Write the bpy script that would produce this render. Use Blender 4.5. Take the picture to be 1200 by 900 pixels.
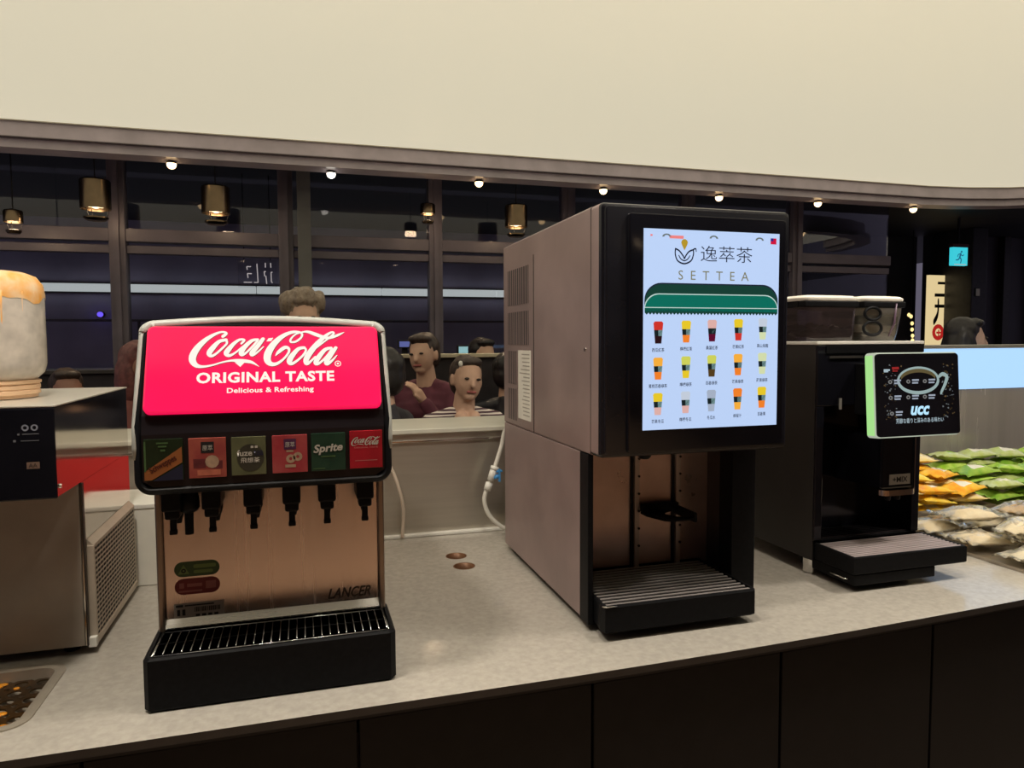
import bpy, bmesh, math, random
from mathutils import Vector, Matrix, noise
random.seed(7)
for o in list(bpy.data.objects):
    bpy.data.objects.remove(o)
S = bpy.context.scene
COL = S.collection
pi = math.pi

# ------------------------------------------------------------------ camera, world, exposure
cam_d = bpy.data.cameras.new('camera')
cam = bpy.data.objects.new('camera', cam_d)
COL.objects.link(cam)
S.camera = cam
cam_d.sensor_fit = 'HORIZONTAL'
cam_d.sensor_width = 36.0
cam_d.lens = 36.0 * 830.0 / 1200.0
cam_d.clip_start = 0.02
cam_d.clip_end = 200
rt = Vector((0.959, -0.284, -0.005)).normalized()
fw = Vector((0.2834, 0.9571, -0.0598)).normalized()
up = rt.cross(fw).normalized()
rt = fw.cross(up)
cam.matrix_world = Matrix(((rt.x, up.x, -fw.x, 0), (rt.y, up.y, -fw.y, 0), (rt.z, up.z, -fw.z, 1.55), (0, 0, 0, 1)))

W = bpy.data.worlds.new('night')
S.world = W
W.use_nodes = True
W.node_tree.nodes['Background'].inputs[0].default_value = (0.120, 0.108, 0.150, 1)
W.node_tree.nodes['Background'].inputs[1].default_value = 0.8
S.view_settings.view_transform = 'Standard'
S.view_settings.look = 'None'
S.view_settings.exposure = 0.2
S.view_settings.gamma = 1.0
S.view_settings.use_curve_mapping = False

CEIL_GLOW = 0.68
SPOT_W = 16.0
AISLE_FILL_W = 175.0
COUNTER_FILL_W = 62.0

def lamp(name, loc, aim, watts, size, color, kind='SPOT', angle=90):
    l = bpy.data.lights.new(name, kind)
    l.energy = watts
    l.color = color
    if kind == 'SPOT':
        l.spot_size = math.radians(angle)
        l.spot_blend = 0.6
        l.shadow_soft_size = size
    else:
        l.shape = 'DISK'
        l.size = size
    o = bpy.data.objects.new(name, l)
    COL.objects.link(o)
    o.location = loc
    o.rotation_euler = (Vector(aim) - Vector(loc)).to_track_quat('-Z', 'Y').to_euler()
    return o

# ------------------------------------------------------------------ materials
MATS = {}
def mat(name, col, rough=0.5, metal=0.0, var=0.0, scale=20.0, bump=0.0, emit=None, es=1.0, coat=0.0,
        rvar=0.0, stretch=None, trans=0.0, ior=1.45, alpha=1.0, spec=0.5, col2=None):
    if name in MATS:
        return MATS[name]
    m = bpy.data.materials.new(name)
    m.use_nodes = True
    nt = m.node_tree
    b = nt.nodes['Principled BSDF']
    b.inputs['Base Color'].default_value = (*col, 1)
    b.inputs['Roughness'].default_value = rough
    b.inputs['Metallic'].default_value = metal
    b.inputs['Coat Weight'].default_value = coat
    b.inputs['Coat Roughness'].default_value = 0.12
    b.inputs['Transmission Weight'].default_value = trans
    b.inputs['IOR'].default_value = ior
    b.inputs['Alpha'].default_value = alpha
    b.inputs['Specular IOR Level'].default_value = spec
    if var or bump or rvar or col2:
        tc = nt.nodes.new('ShaderNodeTexCoord')
        mp = nt.nodes.new('ShaderNodeMapping')
        nt.links.new(tc.outputs['Object'], mp.inputs[0])
        if stretch:
            mp.inputs['Scale'].default_value = stretch
        n = nt.nodes.new('ShaderNodeTexNoise')
        n.inputs['Scale'].default_value = scale
        n.inputs['Detail'].default_value = 5
        nt.links.new(mp.outputs[0], n.inputs['Vector'])
        if var or col2:
            mx = nt.nodes.new('ShaderNodeMix')
            mx.data_type = 'RGBA'
            if col2:
                a, c = col, col2
            else:
                a = tuple(max(0, k * (1 - var)) for k in col)
                c = tuple(min(1, k * (1 + var)) for k in col)
            mx.inputs[6].default_value = (*a, 1)
            mx.inputs[7].default_value = (*c, 1)
            mr0 = nt.nodes.new('ShaderNodeMapRange')
            mr0.inputs[1].default_value = 0.32
            mr0.inputs[2].default_value = 0.68
            nt.links.new(n.outputs['Fac'], mr0.inputs[0])
            nt.links.new(mr0.outputs[0], mx.inputs[0])
            nt.links.new(mx.outputs[2], b.inputs['Base Color'])
        if rvar:
            mr = nt.nodes.new('ShaderNodeMapRange')
            mr.inputs[3].default_value = max(0.02, rough - rvar)
            mr.inputs[4].default_value = min(1, rough + rvar)
            nt.links.new(n.outputs['Fac'], mr.inputs[0])
            nt.links.new(mr.outputs[0], b.inputs['Roughness'])
        if bump:
            bp = nt.nodes.new('ShaderNodeBump')
            bp.inputs['Strength'].default_value = bump
            bp.inputs['Distance'].default_value = 0.004
            nt.links.new(n.outputs['Fac'], bp.inputs['Height'])
            nt.links.new(bp.outputs[0], b.inputs['Normal'])
    if emit:
        b.inputs['Emission Color'].default_value = (*emit, 1)
        b.inputs['Emission Strength'].default_value = es
    MATS[name] = m
    return m

def glassmat(name, tint=(1, 1, 1), rough=0.02, refl=1.0, ior=1.5, haze=0.0, hazecol=(0.6, 0.6, 0.55)):
    m = bpy.data.materials.new(name)
    m.use_nodes = True
    nt = m.node_tree
    nt.nodes.remove(nt.nodes['Principled BSDF'])
    out = nt.nodes['Material Output']
    tr = nt.nodes.new('ShaderNodeBsdfTransparent')
    tr.inputs[0].default_value = (*tint, 1)
    gl = nt.nodes.new('ShaderNodeBsdfGlossy')
    gl.inputs['Roughness'].default_value = rough
    gl.inputs[0].default_value = (refl, refl, refl, 1)
    fr = nt.nodes.new('ShaderNodeFresnel')
    fr.inputs[0].default_value = ior
    mx = nt.nodes.new('ShaderNodeMixShader')
    nt.links.new(fr.outputs[0], mx.inputs[0])
    base = tr.outputs[0]
    if haze:
        df = nt.nodes.new('ShaderNodeBsdfDiffuse')
        df.inputs[0].default_value = (*hazecol, 1)
        tcn = nt.nodes.new('ShaderNodeTexCoord')
        n = nt.nodes.new('ShaderNodeTexNoise')
        n.inputs['Scale'].default_value = 30
        nt.links.new(tcn.outputs['Object'], n.inputs['Vector'])
        mr = nt.nodes.new('ShaderNodeMapRange')
        mr.inputs[3].default_value = haze * 0.6
        mr.inputs[4].default_value = min(1, haze * 1.4)
        nt.links.new(n.outputs['Fac'], mr.inputs[0])
        m2 = nt.nodes.new('ShaderNodeMixShader')
        nt.links.new(mr.outputs[0], m2.inputs[0])
        nt.links.new(tr.outputs[0], m2.inputs[1])
        nt.links.new(df.outputs[0], m2.inputs[2])
        base = m2.outputs[0]
    nt.links.new(base, mx.inputs[1])
    nt.links.new(gl.outputs[0], mx.inputs[2])
    nt.links.new(mx.outputs[0], out.inputs[0])
    MATS[name] = m
    return m

def emat(name, col, s=1.0, rough=0.25, spec=0.5):
    return mat(name, tuple(c * 0.15 for c in col), rough, emit=col, es=s, spec=spec)

def srgb(r, g, b):
    f = lambda c: (c / 255 / 12.92) if c / 255 <= 0.04045 else ((c / 255 + 0.055) / 1.055) ** 2.4
    return (f(r), f(g), f(b))

# ------------------------------------------------------------------ mesh helpers
ORG = {}
def thing(name, label, cat, loc, group=None, kind=None):
    o = bpy.data.objects.new(name, None)
    COL.objects.link(o)
    o.location = loc
    o.empty_display_size = 0.05
    ORG[o.name] = Vector(loc)
    if kind:
        o['kind'] = kind
    if label:
        o['label'] = label
    if cat:
        o['category'] = cat
    if group:
        o['group'] = group
    return o

def tag(o, label, cat, group=None, kind=None):
    if label: o['label'] = label
    if cat: o['category'] = cat
    if group: o['group'] = group
    if kind: o['kind'] = kind
    return o

def link(name, me, m, parent=None, smooth=False, label=None, kind=None):
    """world-coordinate mesh -> object, its origin that of the parent thing (or its own base)"""
    o = bpy.data.objects.new(name, me)
    COL.objects.link(o)
    if parent is not None:
        org = ORG[parent.name]
        o.parent = parent
        o.location = (0, 0, 0)
    else:
        vs = me.vertices
        if len(vs):
            xs = [v.co.x for v in vs]; ys = [v.co.y for v in vs]; zs = [v.co.z for v in vs]
            org = Vector(((min(xs) + max(xs)) / 2, (min(ys) + max(ys)) / 2, min(zs)))
        else:
            org = Vector()
        o.location = org
    ORG[o.name] = org
    me.transform(Matrix.Translation(-org))
    ms = m if isinstance(m, (list, tuple)) else [m]
    if not me.materials:
        for k in ms:
            me.materials.append(k)
    if smooth:
        me.polygons.foreach_set('use_smooth', [True] * len(me.polygons))
    if label: o['label'] = label
    if kind: o['kind'] = kind
    return o

def bm_mesh(bm, name='m'):
    me = bpy.data.meshes.new(name)
    bmesh.ops.recalc_face_normals(bm, faces=bm.faces[:])
    bm.to_mesh(me)
    bm.free()
    return me

def abox(bm, x0, x1, y0, y1, z0, z1, bev=0.0, seg=2, mi=0):
    r = bmesh.ops.create_cube(bm, size=1.0)
    vs = r['verts']
    for v in vs:
        v.co = Vector(((x0 + x1) / 2 + v.co.x * (x1 - x0), (y0 + y1) / 2 + v.co.y * (y1 - y0), (z0 + z1) / 2 + v.co.z * (z1 - z0)))
    fs = list({f for v in vs for f in v.link_faces})
    for f in fs:
        f.material_index = mi
    if bev:
        es = list({e for v in vs for e in v.link_edges})
        r = bmesh.ops.bevel(bm, geom=es, offset=bev, segments=seg, profile=0.5, affect='EDGES')
        for f in r['faces']:
            f.material_index = mi

def box(name, x0, x1, y0, y1, z0, z1, m, parent=None, bev=0.0, seg=2, **k):
    bm = bmesh.new()
    abox(bm, x0, x1, y0, y1, z0, z1, bev, seg)
    return link(name, bm_mesh(bm), m, parent, **k)

def aprism(bm, pts, fn, a, b):
    """pts 2-D outline, fn(u,v,w)->xyz, extruded w from a to b"""
    A = [bm.verts.new(fn(u, v, a)) for u, v in pts]
    B = [bm.verts.new(fn(u, v, b)) for u, v in pts]
    n = len(pts)
    bm.faces.new(A)
    bm.faces.new(B[::-1])
    for i in range(n):
        bm.faces.new((A[i], A[(i + 1) % n], B[(i + 1) % n], B[i]))

XZ = lambda u, v, w: (u, w, v)
YZ = lambda u, v, w: (w, u, v)
XY = lambda u, v, w: (u, v, w)

def prism(name, pts, fn, a, b, m, parent=None, bev=0.0, **k):
    bm = bmesh.new()
    aprism(bm, pts, fn, a, b)
    if bev:
        bmesh.ops.bevel(bm, geom=bm.edges[:], offset=bev, segments=2, affect='EDGES')
    return link(name, bm_mesh(bm), m, parent, **k)

def rrect(x0, x1, y0, y1, r, n=5):
    out = []
    for cx, cy, a in ((x1 - r, y1 - r, 0), (x0 + r, y1 - r, 90), (x0 + r, y0 + r, 180), (x1 - r, y0 + r, 270)):
        for i in range(n + 1):
            t = math.radians(a + 90 * i / n)
            out.append((cx + r * math.cos(t), cy + r * math.sin(t)))
    return out

def alathe(bm, prof, cx, cy, n=24, axis='Z', base=0.0, mi=0):
    """prof: list of (r, h)"""
    rings = []
    for r, h in prof:
        ring = []
        for i in range(n):
            t = 2 * pi * i / n
            if axis == 'Z':
                c = (cx + r * math.cos(t), cy + r * math.sin(t), h)
            elif axis == 'Y':
                c = (cx + r * math.cos(t), h, cy + r * math.sin(t))
            else:
                c = (h, cx + r * math.cos(t), cy + r * math.sin(t))
            ring.append(bm.verts.new(c))
        rings.append(ring)
    for a, b in zip(rings, rings[1:]):
        for i in range(n):
            f = bm.faces.new((a[i], a[(i + 1) % n], b[(i + 1) % n], b[i]))
            f.material_index = mi
    for ring in (rings[0], rings[-1]):
        f = bm.faces.new(ring)
        f.material_index = mi

def lathe(name, prof, cx, cy, m, parent=None, n=24, axis='Z', smooth=True, **k):
    bm = bmesh.new()
    alathe(bm, prof, cx, cy, n, axis)
    o = link(name, bm_mesh(bm), m, parent, **k)
    if smooth:
        autosmooth(o)
    return o

def autosmooth(o, ang=40):
    me = o.data
    bm = bmesh.new()
    bm.from_mesh(me)
    for f in bm.faces:
        f.smooth = True
    for e in bm.edges:
        if len(e.link_faces) == 2 and e.calc_face_angle(0) > math.radians(ang):
            e.smooth = False
    bm.to_mesh(me)
    bm.free()

def catmull(P, n=6):
    out = []
    P = [Vector(p) for p in P]
    for i in range(len(P) - 1):
        p0, p1, p2, p3 = P[max(i - 1, 0)], P[i], P[i + 1], P[min(i + 2, len(P) - 1)]
        for k in range(n):
            s = k / n
            out.append(0.5 * ((2 * p1) + (p2 - p0) * s + (2 * p0 - 5 * p1 + 4 * p2 - p3) * s * s + (3 * p1 - p0 - 3 * p2 + p3) * s ** 3))
    out.append(P[-1])
    return out

def atube(bm, path, r, n=8, closed=False):
    path = [Vector(p) for p in path]
    N = len(path)
    rings = []
    prev = None
    for i, p in enumerate(path):
        if closed:
            t = path[(i + 1) % N] - path[i - 1]
        else:
            t = path[min(i + 1, N - 1)] - path[max(i - 1, 0)]
        t.normalize()
        a = prev if prev is not None else (Vector((0, 0, 1)) if abs(t.z) < 0.9 else Vector((1, 0, 0)))
        u = t.cross(a).normalized()
        w = u.cross(t).normalized()
        prev = w
        rr = r[i] if isinstance(r, (list, tuple)) else r
        rings.append([bm.verts.new(p + rr * (math.cos(2 * pi * k / n) * u + math.sin(2 * pi * k / n) * w)) for k in range(n)])
    rng = range(N) if closed else range(N - 1)
    for i in rng:
        a, b = rings[i], rings[(i + 1) % N]
        for k in range(n):
            bm.faces.new((a[k], a[(k + 1) % n], b[(k + 1) % n], b[k]))
    if not closed:
        bm.faces.new(rings[0])
        bm.faces.new(rings[-1][::-1])

def tube(name, path, r, m, parent=None, n=8, closed=False, **k):
    bm = bmesh.new()
    atube(bm, path, r, n, closed)
    return link(name, bm_mesh(bm), m, parent, smooth=True, **k)

def flat(name, polys, fn, m, parent, thick=0.0006, mis=None, **k):
    """several flat outlines (convex or simple) laid on a plane, as one thin mesh"""
    bm = bmesh.new()
    for i, pts in enumerate(polys):
        vs = [bm.verts.new(fn(u, v, thick)) for u, v in pts]
        f = bm.faces.new(vs)
        if mis:
            f.material_index = mis[i]
    me = bpy.data.meshes.new(name)
    bm.to_mesh(me)
    bm.free()
    return link(name, me, m, parent, **k)

def textmesh(s, bold=0.0, shear=0.0, spacing=1.0):
    cu = bpy.data.curves.new('t', 'FONT')
    cu.body = s
    cu.size = 1.0
    cu.offset = bold
    cu.shear = shear
    cu.space_character = spacing
    cu.resolution_u = 3
    o = bpy.data.objects.new('t', cu)
    COL.objects.link(o)
    dg = bpy.context.evaluated_depsgraph_get()
    dg.update()
    me = bpy.data.meshes.new_from_object(o.evaluated_get(dg))
    bpy.data.objects.remove(o)
    bpy.data.curves.remove(cu)
    return me

def text(name, s, fn, u0, u1, v0, v1, m, parent, bold=0.0, shear=0.0, spacing=1.0, thick=0.0007, keep=False, rot=0.0, **k):
    """lettering fitted into the rectangle u0..u1, v0..v1 of the plane fn(u,v,height)"""
    me = textmesh(s, bold, shear, spacing)
    if not me.vertices:
        print('EMPTY TEXT', s)
        return None
    xs = [v.co.x for v in me.vertices]; ys = [v.co.y for v in me.vertices]
    a, b, c, d = min(xs), max(xs), min(ys), max(ys)
    su = (u1 - u0) / max(b - a, 1e-6)
    sv = (v1 - v0) / max(d - c, 1e-6)
    if keep:
        su = sv = min(su, sv)
    cu, cv = (u0 + u1) / 2, (v0 + v1) / 2
    for v in me.vertices:
        x, y = (v.co.x - (a + b) / 2) * su, (v.co.y - (c + d) / 2) * sv
        x, y = x * math.cos(rot) - y * math.sin(rot), x * math.sin(rot) + y * math.cos(rot)
        v.co = Vector(fn(cu + x, cv + y, thick))
    me.materials.clear()
    return link(name, me, m, parent, **k)

def astroke(bm, fn, pts, thick=0.0007, n=5):
    """brush stroke with varying width: pts (u,v,w)"""
    P = catmull([Vector(p) for p in pts], n)
    L, R = [], []
    for i, p in enumerate(P):
        a, b = P[max(i - 1, 0)], P[min(i + 1, len(P) - 1)]
        t = Vector((b.x - a.x, b.y - a.y))
        if t.length < 1e-9:
            t = Vector((1, 0))
        t.normalize()
        w = max(p.z, 0.0002) / 2
        L.append(bm.verts.new(fn(p.x - t.y * w, p.y + t.x * w, thick)))
        R.append(bm.verts.new(fn(p.x + t.y * w, p.y - t.x * w, thick)))
    for i in range(len(P) - 1):
        bm.faces.new((L[i], L[i + 1], R[i + 1], R[i]))
    for p in (P[0], P[-1]):
        if p.z > 0.001:
            bm.faces.new([bm.verts.new(fn(p.x + p.z / 2 * math.cos(2 * pi * q / 10), p.y + p.z / 2 * math.sin(2 * pi * q / 10), thick)) for q in range(10)])

def strokes(name, fn, lst, m, parent, thick=0.0007, extra=(), **k):
    bm = bmesh.new()
    for i, s in enumerate(lst):
        astroke(bm, fn, s, thick + i * 0.00002)
    for poly in extra:
        bm.faces.new([bm.verts.new(fn(u, v, thick)) for u, v in poly])
    me = bpy.data.meshes.new(name)
    bm.to_mesh(me)
    bm.free()
    return link(name, me, m, parent, **k)

def ring_poly(cx, cy, r0, r1, n=20):
    out = []
    for i in range(n):
        a, b = 2 * pi * i / n, 2 * pi * (i + 1) / n
        out.append([(cx + r1 * math.cos(a), cy + r1 * math.sin(a)), (cx + r1 * math.cos(b), cy + r1 * math.sin(b)),
                    (cx + r0 * math.cos(b), cy + r0 * math.sin(b)), (cx + r0 * math.cos(a), cy + r0 * math.sin(a))])
    return out

def rect(x0, x1, y0, y1):
    return [(x0, y0), (x1, y0), (x1, y1), (x0, y1)]

# common materials
steel = mat('brushed steel', (0.56, 0.53, 0.49), 0.30, 1.0, var=0.06, scale=60, stretch=(1, 1, 0.03), rvar=0.08)
steel_h = mat('brushed steel horizontal', (0.56, 0.54, 0.50), 0.28, 1.0, var=0.06, scale=60, stretch=(0.03, 1, 1), rvar=0.08)
chrome = mat('chrome', (0.75, 0.74, 0.72), 0.12, 1.0, var=0.03)
blackp = mat('black plastic', (0.007, 0.007, 0.008), 0.45, var=0.2, scale=90, spec=0.10)
blackg = mat('black gloss', (0.006, 0.006, 0.009), 0.12, var=0.2, scale=8)
black_m = mat('black matte', (0.008, 0.007, 0.007), 0.65, var=0.2, scale=40)
greyp = mat('grey plastic', (0.40, 0.41, 0.38), 0.4, var=0.08, scale=30)
whitep = mat('white plastic', (0.80, 0.78, 0.72), 0.45, var=0.05, scale=15)
paperw = mat('paper white', (0.70, 0.67, 0.60), 0.7, var=0.06)

# ================================================================== THE SETTING
floor_m = mat('warm floor tile', (0.26, 0.205, 0.165), 0.4, var=0.2, scale=3, rvar=0.1)
tag(box('floor', -5, 11, -2.5, 12, -0.05, 0, floor_m), None, None, kind='structure')

ceil_m = mat('luminous ceiling membrane', (0.78, 0.74, 0.64), 0.6, var=0.02, scale=1.5, emit=srgb(226, 218, 192), es=CEIL_GLOW)
edge = [(-5.0, 5.0), (4.6, 5.0), (5.30, 5.0), (5.70, 4.955), (6.05, 4.86), (6.35, 4.70), (6.60, 4.45), (6.75, 4.10), (6.80, 3.7), (6.80, 0.2), (-5.0, 0.2)]
tag(prism('ceiling', edge, XY, 2.894, 2.93, ceil_m), None, None, kind='structure')
lip_m = mat('ceiling lip', (0.62, 0.58, 0.48), 0.5, var=0.05)
band_m = mat('dark bulkhead lacquer', (0.60, 0.52, 0.56), 0.34, var=0.12, scale=6, rvar=0.08)

def swept(name, path, prof, m, label=None):
    """profile (offset outwards, z) swept along an xy path"""
    bm = bmesh.new()
    rings = []
    for i, p in enumerate(path):
        a, b = path[max(i - 1, 0)], path[min(i + 1, len(path) - 1)]
        t = Vector((b[0] - a[0], b[1] - a[1])).normalized()
        nrm = Vector((-t.y, t.x))
        rings.append([bm.verts.new((p[0] + nrm.x * o, p[1] + nrm.y * o, z)) for o, z in prof])
    n = len(prof)
    for a, b in zip(rings, rings[1:]):
        for k in range(n):
            bm.faces.new((a[k], a[(k + 1) % n], b[(k + 1) % n], b[k]))
    bm.faces.new(rings[0])
    bm.faces.new(rings[-1][::-1])
    return link(name, bm_mesh(bm), m)

sw = edge[:9]
tag(swept('trim_1', sw, [(-0.006, 2.888), (0.012, 2.888), (0.012, 2.9), (-0.006, 2.9)], lip_m), None, None, kind='structure')
tag(swept('trim_2', sw, [(0.012, 2.80), (0.16, 2.80), (0.16, 2.93), (0.012, 2.93)], band_m), None, None, kind='structure')
tag(swept('trim_3', sw, [(0.05, 2.742), (0.22, 2.742), (0.22, 2.799), (0.05, 2.799)], band_m), None, None, kind='structure')
seam_m = mat('bulkhead seam highlight', (0.22, 0.19, 0.19), 0.3, metal=0.6, var=0.1)
tag(swept('trim_4', sw, [(0.006, 2.796), (0.05, 2.796), (0.05, 2.800), (0.006, 2.800)], seam_m), None, None, kind='structure')
dark_ceil = mat('dark ceiling', (0.02, 0.018, 0.022), 0.6, var=0.2, scale=4)
tag(box('ceiling', -5, 11, 5.22, 12, 2.96, 3.02, dark_ceil), None, None, kind='structure')
tag(box('ceiling', -5, 11, -2.5, 0.19, 2.90, 2.96, dark_ceil), None, None, kind='structure')
tag(box('wall_front', -5, 11, -2.6, -2.5, 0, 2.96, mat('warm wood wall', (0.30, 0.17, 0.10), 0.5, var=0.25, scale=4, stretch=(6, 1, 0.3))), None, None, kind='structure')

for k_, (xa, xb) in enumerate(((-0.80, -0.50), (-0.06, 0.36), (1.2, 1.9), (-2.2, -1.5))):  # added unseen dark blocks that streak the splash plate's reflection
    tag(box('trim_%d' % (20 + k_), xa, xb, -2.499, -2.28, 0, 2.89, mat('dark reflection blocker', (0.018, 0.014, 0.012), 0.5, var=0.2)), None, None, kind='structure')
# ---- window wall: each bay has its frame members and panes
frame_m = mat('dark bronze window frame', (0.17, 0.145, 0.17), 0.4, var=0.15, scale=5, rvar=0.1)
pane_m = glassmat('window glass', (0.92, 0.92, 0.97), 0.015, 0.9, 1.38)
WY = 5.9
nb = 1
for k in range(-2, 6):
    x = -1.28 + 1.18 * (k)
    x2 = x + 1.18
    w = thing('window_%d' % nb, None, None, (x + 0.59, WY, 0), kind='structure')
    nb += 1
    box('mullion', x - 0.055, x + 0.055, WY - 0.06, WY + 0.06, 0.0, 2.96, frame_m, w, 0.004)
    box('mullion_rib', x - 0.018, x + 0.018, WY - 0.085, WY - 0.06, 0.0, 2.96, frame_m, w)
    box('transom', x + 0.055, x2 - 0.055, WY - 0.05, WY + 0.05, 2.30, 2.395, frame_m, w, 0.004)
    box('transom', x + 0.055, x2 - 0.055, WY - 0.03, WY + 0.05, 2.215, 2.275, frame_m, w, 0.004)
    box('sill', x + 0.055, x2 - 0.055, WY - 0.05, WY + 0.05, 0.0, 0.25, frame_m, w, 0.004)
    box('pane', x + 0.055, x2 - 0.055, WY - 0.005, WY + 0.005, 0.25, 2.215, pane_m, w)
    box('pane', x + 0.055, x2 - 0.055, WY - 0.005, WY + 0.005, 2.395, 2.96, pane_m, w)
# outside: the pale band of a walkway and the dark facade it runs along
fac_m = mat('night facade', (0.42, 0.39, 0.54), 0.7, var=0.25, scale=1.2)
tag(box('wall_outside', -8, 7.0, 9.1, 9.3, 0, 5, fac_m), None, None, kind='structure')
strip_m = emat('pale walkway light', srgb(206, 214, 206), 0.62)
sw_ = thing('light_band', 'long pale white light band on the dark facade beyond the windows', 'light band', (0, 9.0, 2.1))
for i in range(10):
    box('diffuser', -7.9 + i * 1.48, -7.9 + i * 1.48 + 1.47, 8.98, 9.06, 2.135, 2.222, strip_m, sw_, 0.004)
box('housing', -7.9, 6.9, 9.06, 9.095, 2.12, 2.24, black_m, sw_)
tag(box('trim_30', -0.012, 0.088, 5.70, 5.79, 0, 2.955, mat('pale pillar', (0.17, 0.17, 0.16), 0.6, var=0.1, scale=6), bev=0.004), None, None, kind='structure')
ls = thing('letter_sign', 'thin white glowing sign letters outside, above the pale light band', 'sign', (-0.33, 6.4, 2.0))
seg = [[(345, 300), (430, 300)], [(345, 300), (355, 360)], [(350, 435), (440, 435)], [(355, 435), (365, 520)], [(280, 605), (440, 605)], [(545, 240), (560, 610)], [(480, 605), (560, 605)],
       [(710, 220), (712, 310)], [(680, 390), (720, 390)], [(685, 390), (690, 480)], [(715, 470), (730, 630)], [(815, 220), (820, 310)], [(820, 400), (850, 400)], [(820, 400), (822, 580)], [(822, 580), (845, 610)]]
lm_ = emat('letter white', srgb(214, 204, 196), 0.6)
for a, b in seg:
    pa, pb = [(-0.452 + (270 + q[0] / 17.14 - 287) * 0.00697, 6.4, 2.232 - (295 + q[1] / 17.14 - 307) * 0.00736) for q in (a, b)]
    tube('letter_stroke', [pa, pb], 0.0045, lm_, ls, n=6)
box('carrier_pane', -0.50, -0.19, 6.405, 6.411, 2.02, 2.25, glassmat('sign pane', (0.93, 0.93, 0.95), 0.05, 0.6, 1.3), ls)
for xx in (-0.45, -0.24):
    tube('hanger', [(xx, 6.41, 2.25), (xx, 6.41, 2.96)], 0.004, black_m, ls, n=6)
rail_m = mat('outside rail', (0.14, 0.13, 0.15), 0.5, var=0.1)
r_ = thing('walkway_rail', 'thin grey rail running below the pale light band outside', 'rail', (0, 8.6, 0))
tube('rail_bar', [(-7, 8.6, 1.80), (7, 8.6, 1.80)], 0.014, rail_m, r_)
for i in range(9):
    tube('post', [(-6.5 + i * 1.6, 8.6, 0), (-6.5 + i * 1.6, 8.6, 1.80)], 0.016, rail_m, r_)
violet = emat('violet lamp', (0.16, 0.10, 0.9), 1.2)
lv = thing('wall_lamp', 'small violet lamp on the facade beyond the left window', 'lamp', (-2.18, 9.0, 1.84))
lathe('lens', [(0.028, 9.02), (0.03, 9.05), (0.026, 9.06)], -2.18, 1.88, violet, lv, n=12, axis='Y')
lathe('base', [(0.035, 9.06), (0.035, 9.1)], -2.18, 1.88, black_m, lv, n=12, axis='Y')

# rear right: dark lobby wall
lob_m = mat('dark lobby wall', (0.06, 0.055, 0.07), 0.5, var=0.2, scale=2)
tag(box('wall_right', 8.2, 11.0, 7.6, 7.8, 0, 2.96, lob_m), None, None, kind='structure')
tag(box('wall_rear', 6.4, 8.2, 7.9, 8.0, 0, 2.96, lob_m), None, None, kind='structure')
tag(box('trim_5', 8.15, 8.4, 7.0, 7.6, 0, 2.96, mat('lobby pier', (0.03, 0.027, 0.03), 0.45, var=0.2), bev=0.01), None, None, kind='structure')
for i, (xx, col) in enumerate(((8.75, 0.05), (9.3, 0.035), (9.85, 0.05))):
    tag(box('trim_%d' % (6 + i), xx, xx + 0.12, 7.5, 7.6, 0, 2.96, mat('lobby post %d' % i, (col, col * 0.9, col * 0.9), 0.4, var=0.15), bev=0.005), None, None, kind='structure')

# ---- island counter
counter_m = mat('grey counter stone', (0.44, 0.405, 0.355), 0.25, var=0.09, scale=70, rvar=0.04, coat=0.35)
def frontY(x):
    return 1.347 if x < 0.4 else 1.347 + 0.0265 * (x - 0.4) ** 1.9
nx = 30
xs_ = [-1.9 + i * (5.6 / nx) for i in range(nx + 1)]
outl = [(x, frontY(x)) for x in xs_] + [(3.7, 2.86), (-1.9, 2.86)]
bm = bmesh.new()
aprism(bm, outl, XY, 0.834, 0.85)
cme = bm_mesh(bm)
ct = bpy.data.objects.new('counter_top', cme)
COL.objects.link(ct)
cut = bmesh.new()
for hx, hy in ((0.470, 2.24), (0.472, 2.13)):
    alathe(cut, [(0.033, 0.80), (0.033, 0.90)], hx, hy, 28)
aprism(cut, rrect(-0.93, -0.512, 1.462, 1.7224, 0.035, 6), XY, 0.80, 0.90)
cutme = bm_mesh(cut)
co = bpy.data.objects.new('cut', cutme)
COL.objects.link(co)
md = ct.modifiers.new('b', 'BOOLEAN')
md.object = co
md.operation = 'DIFFERENCE'
md.solver = 'EXACT'
dg = bpy.context.evaluated_depsgraph_get()
nm = bpy.data.meshes.new_from_object(ct.evaluated_get(dg))
bpy.data.objects.remove(ct)
bpy.data.objects.remove(co)
island = thing('island_counter', 'long island counter with grey stone top and black cupboard doors', 'counter', (0.9, 2.1, 0))
nm.materials.clear()
wt = link('worktop', nm, [counter_m, mat('dark slab edge', (0.03, 0.026, 0.024), 0.4, var=0.15)], island)
for p in nm.polygons:
    p.material_index = 0 if p.normal.z > 0.5 else 1
door_m = mat('black cupboard laminate', (0.0070, 0.0060, 0.0058), 0.5, var=0.25, scale=18, rvar=0.08, spec=0.2)
brown_m = mat('dark brown board', (0.045, 0.024, 0.014), 0.6, var=0.3, scale=12)
prism('carcass', [(x, frontY(x) + 0.05) for x in xs_] + [(3.7, 2.80), (-1.9, 2.80)], XY, 0.0, 0.775, brown_m, island)
prism('edge_strip', [(x, frontY(x) + 0.012) for x in xs_] + [(x, frontY(x) + 0.05) for x in xs_[::-1]], XY, 0.822, 0.8335, black_m, island)
dx = [-1.81, -1.335, -0.86, -0.386, 0.089, 0.581, 1.064, 1.539, 2.02, 2.50, 2.98, 3.46]
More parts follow.
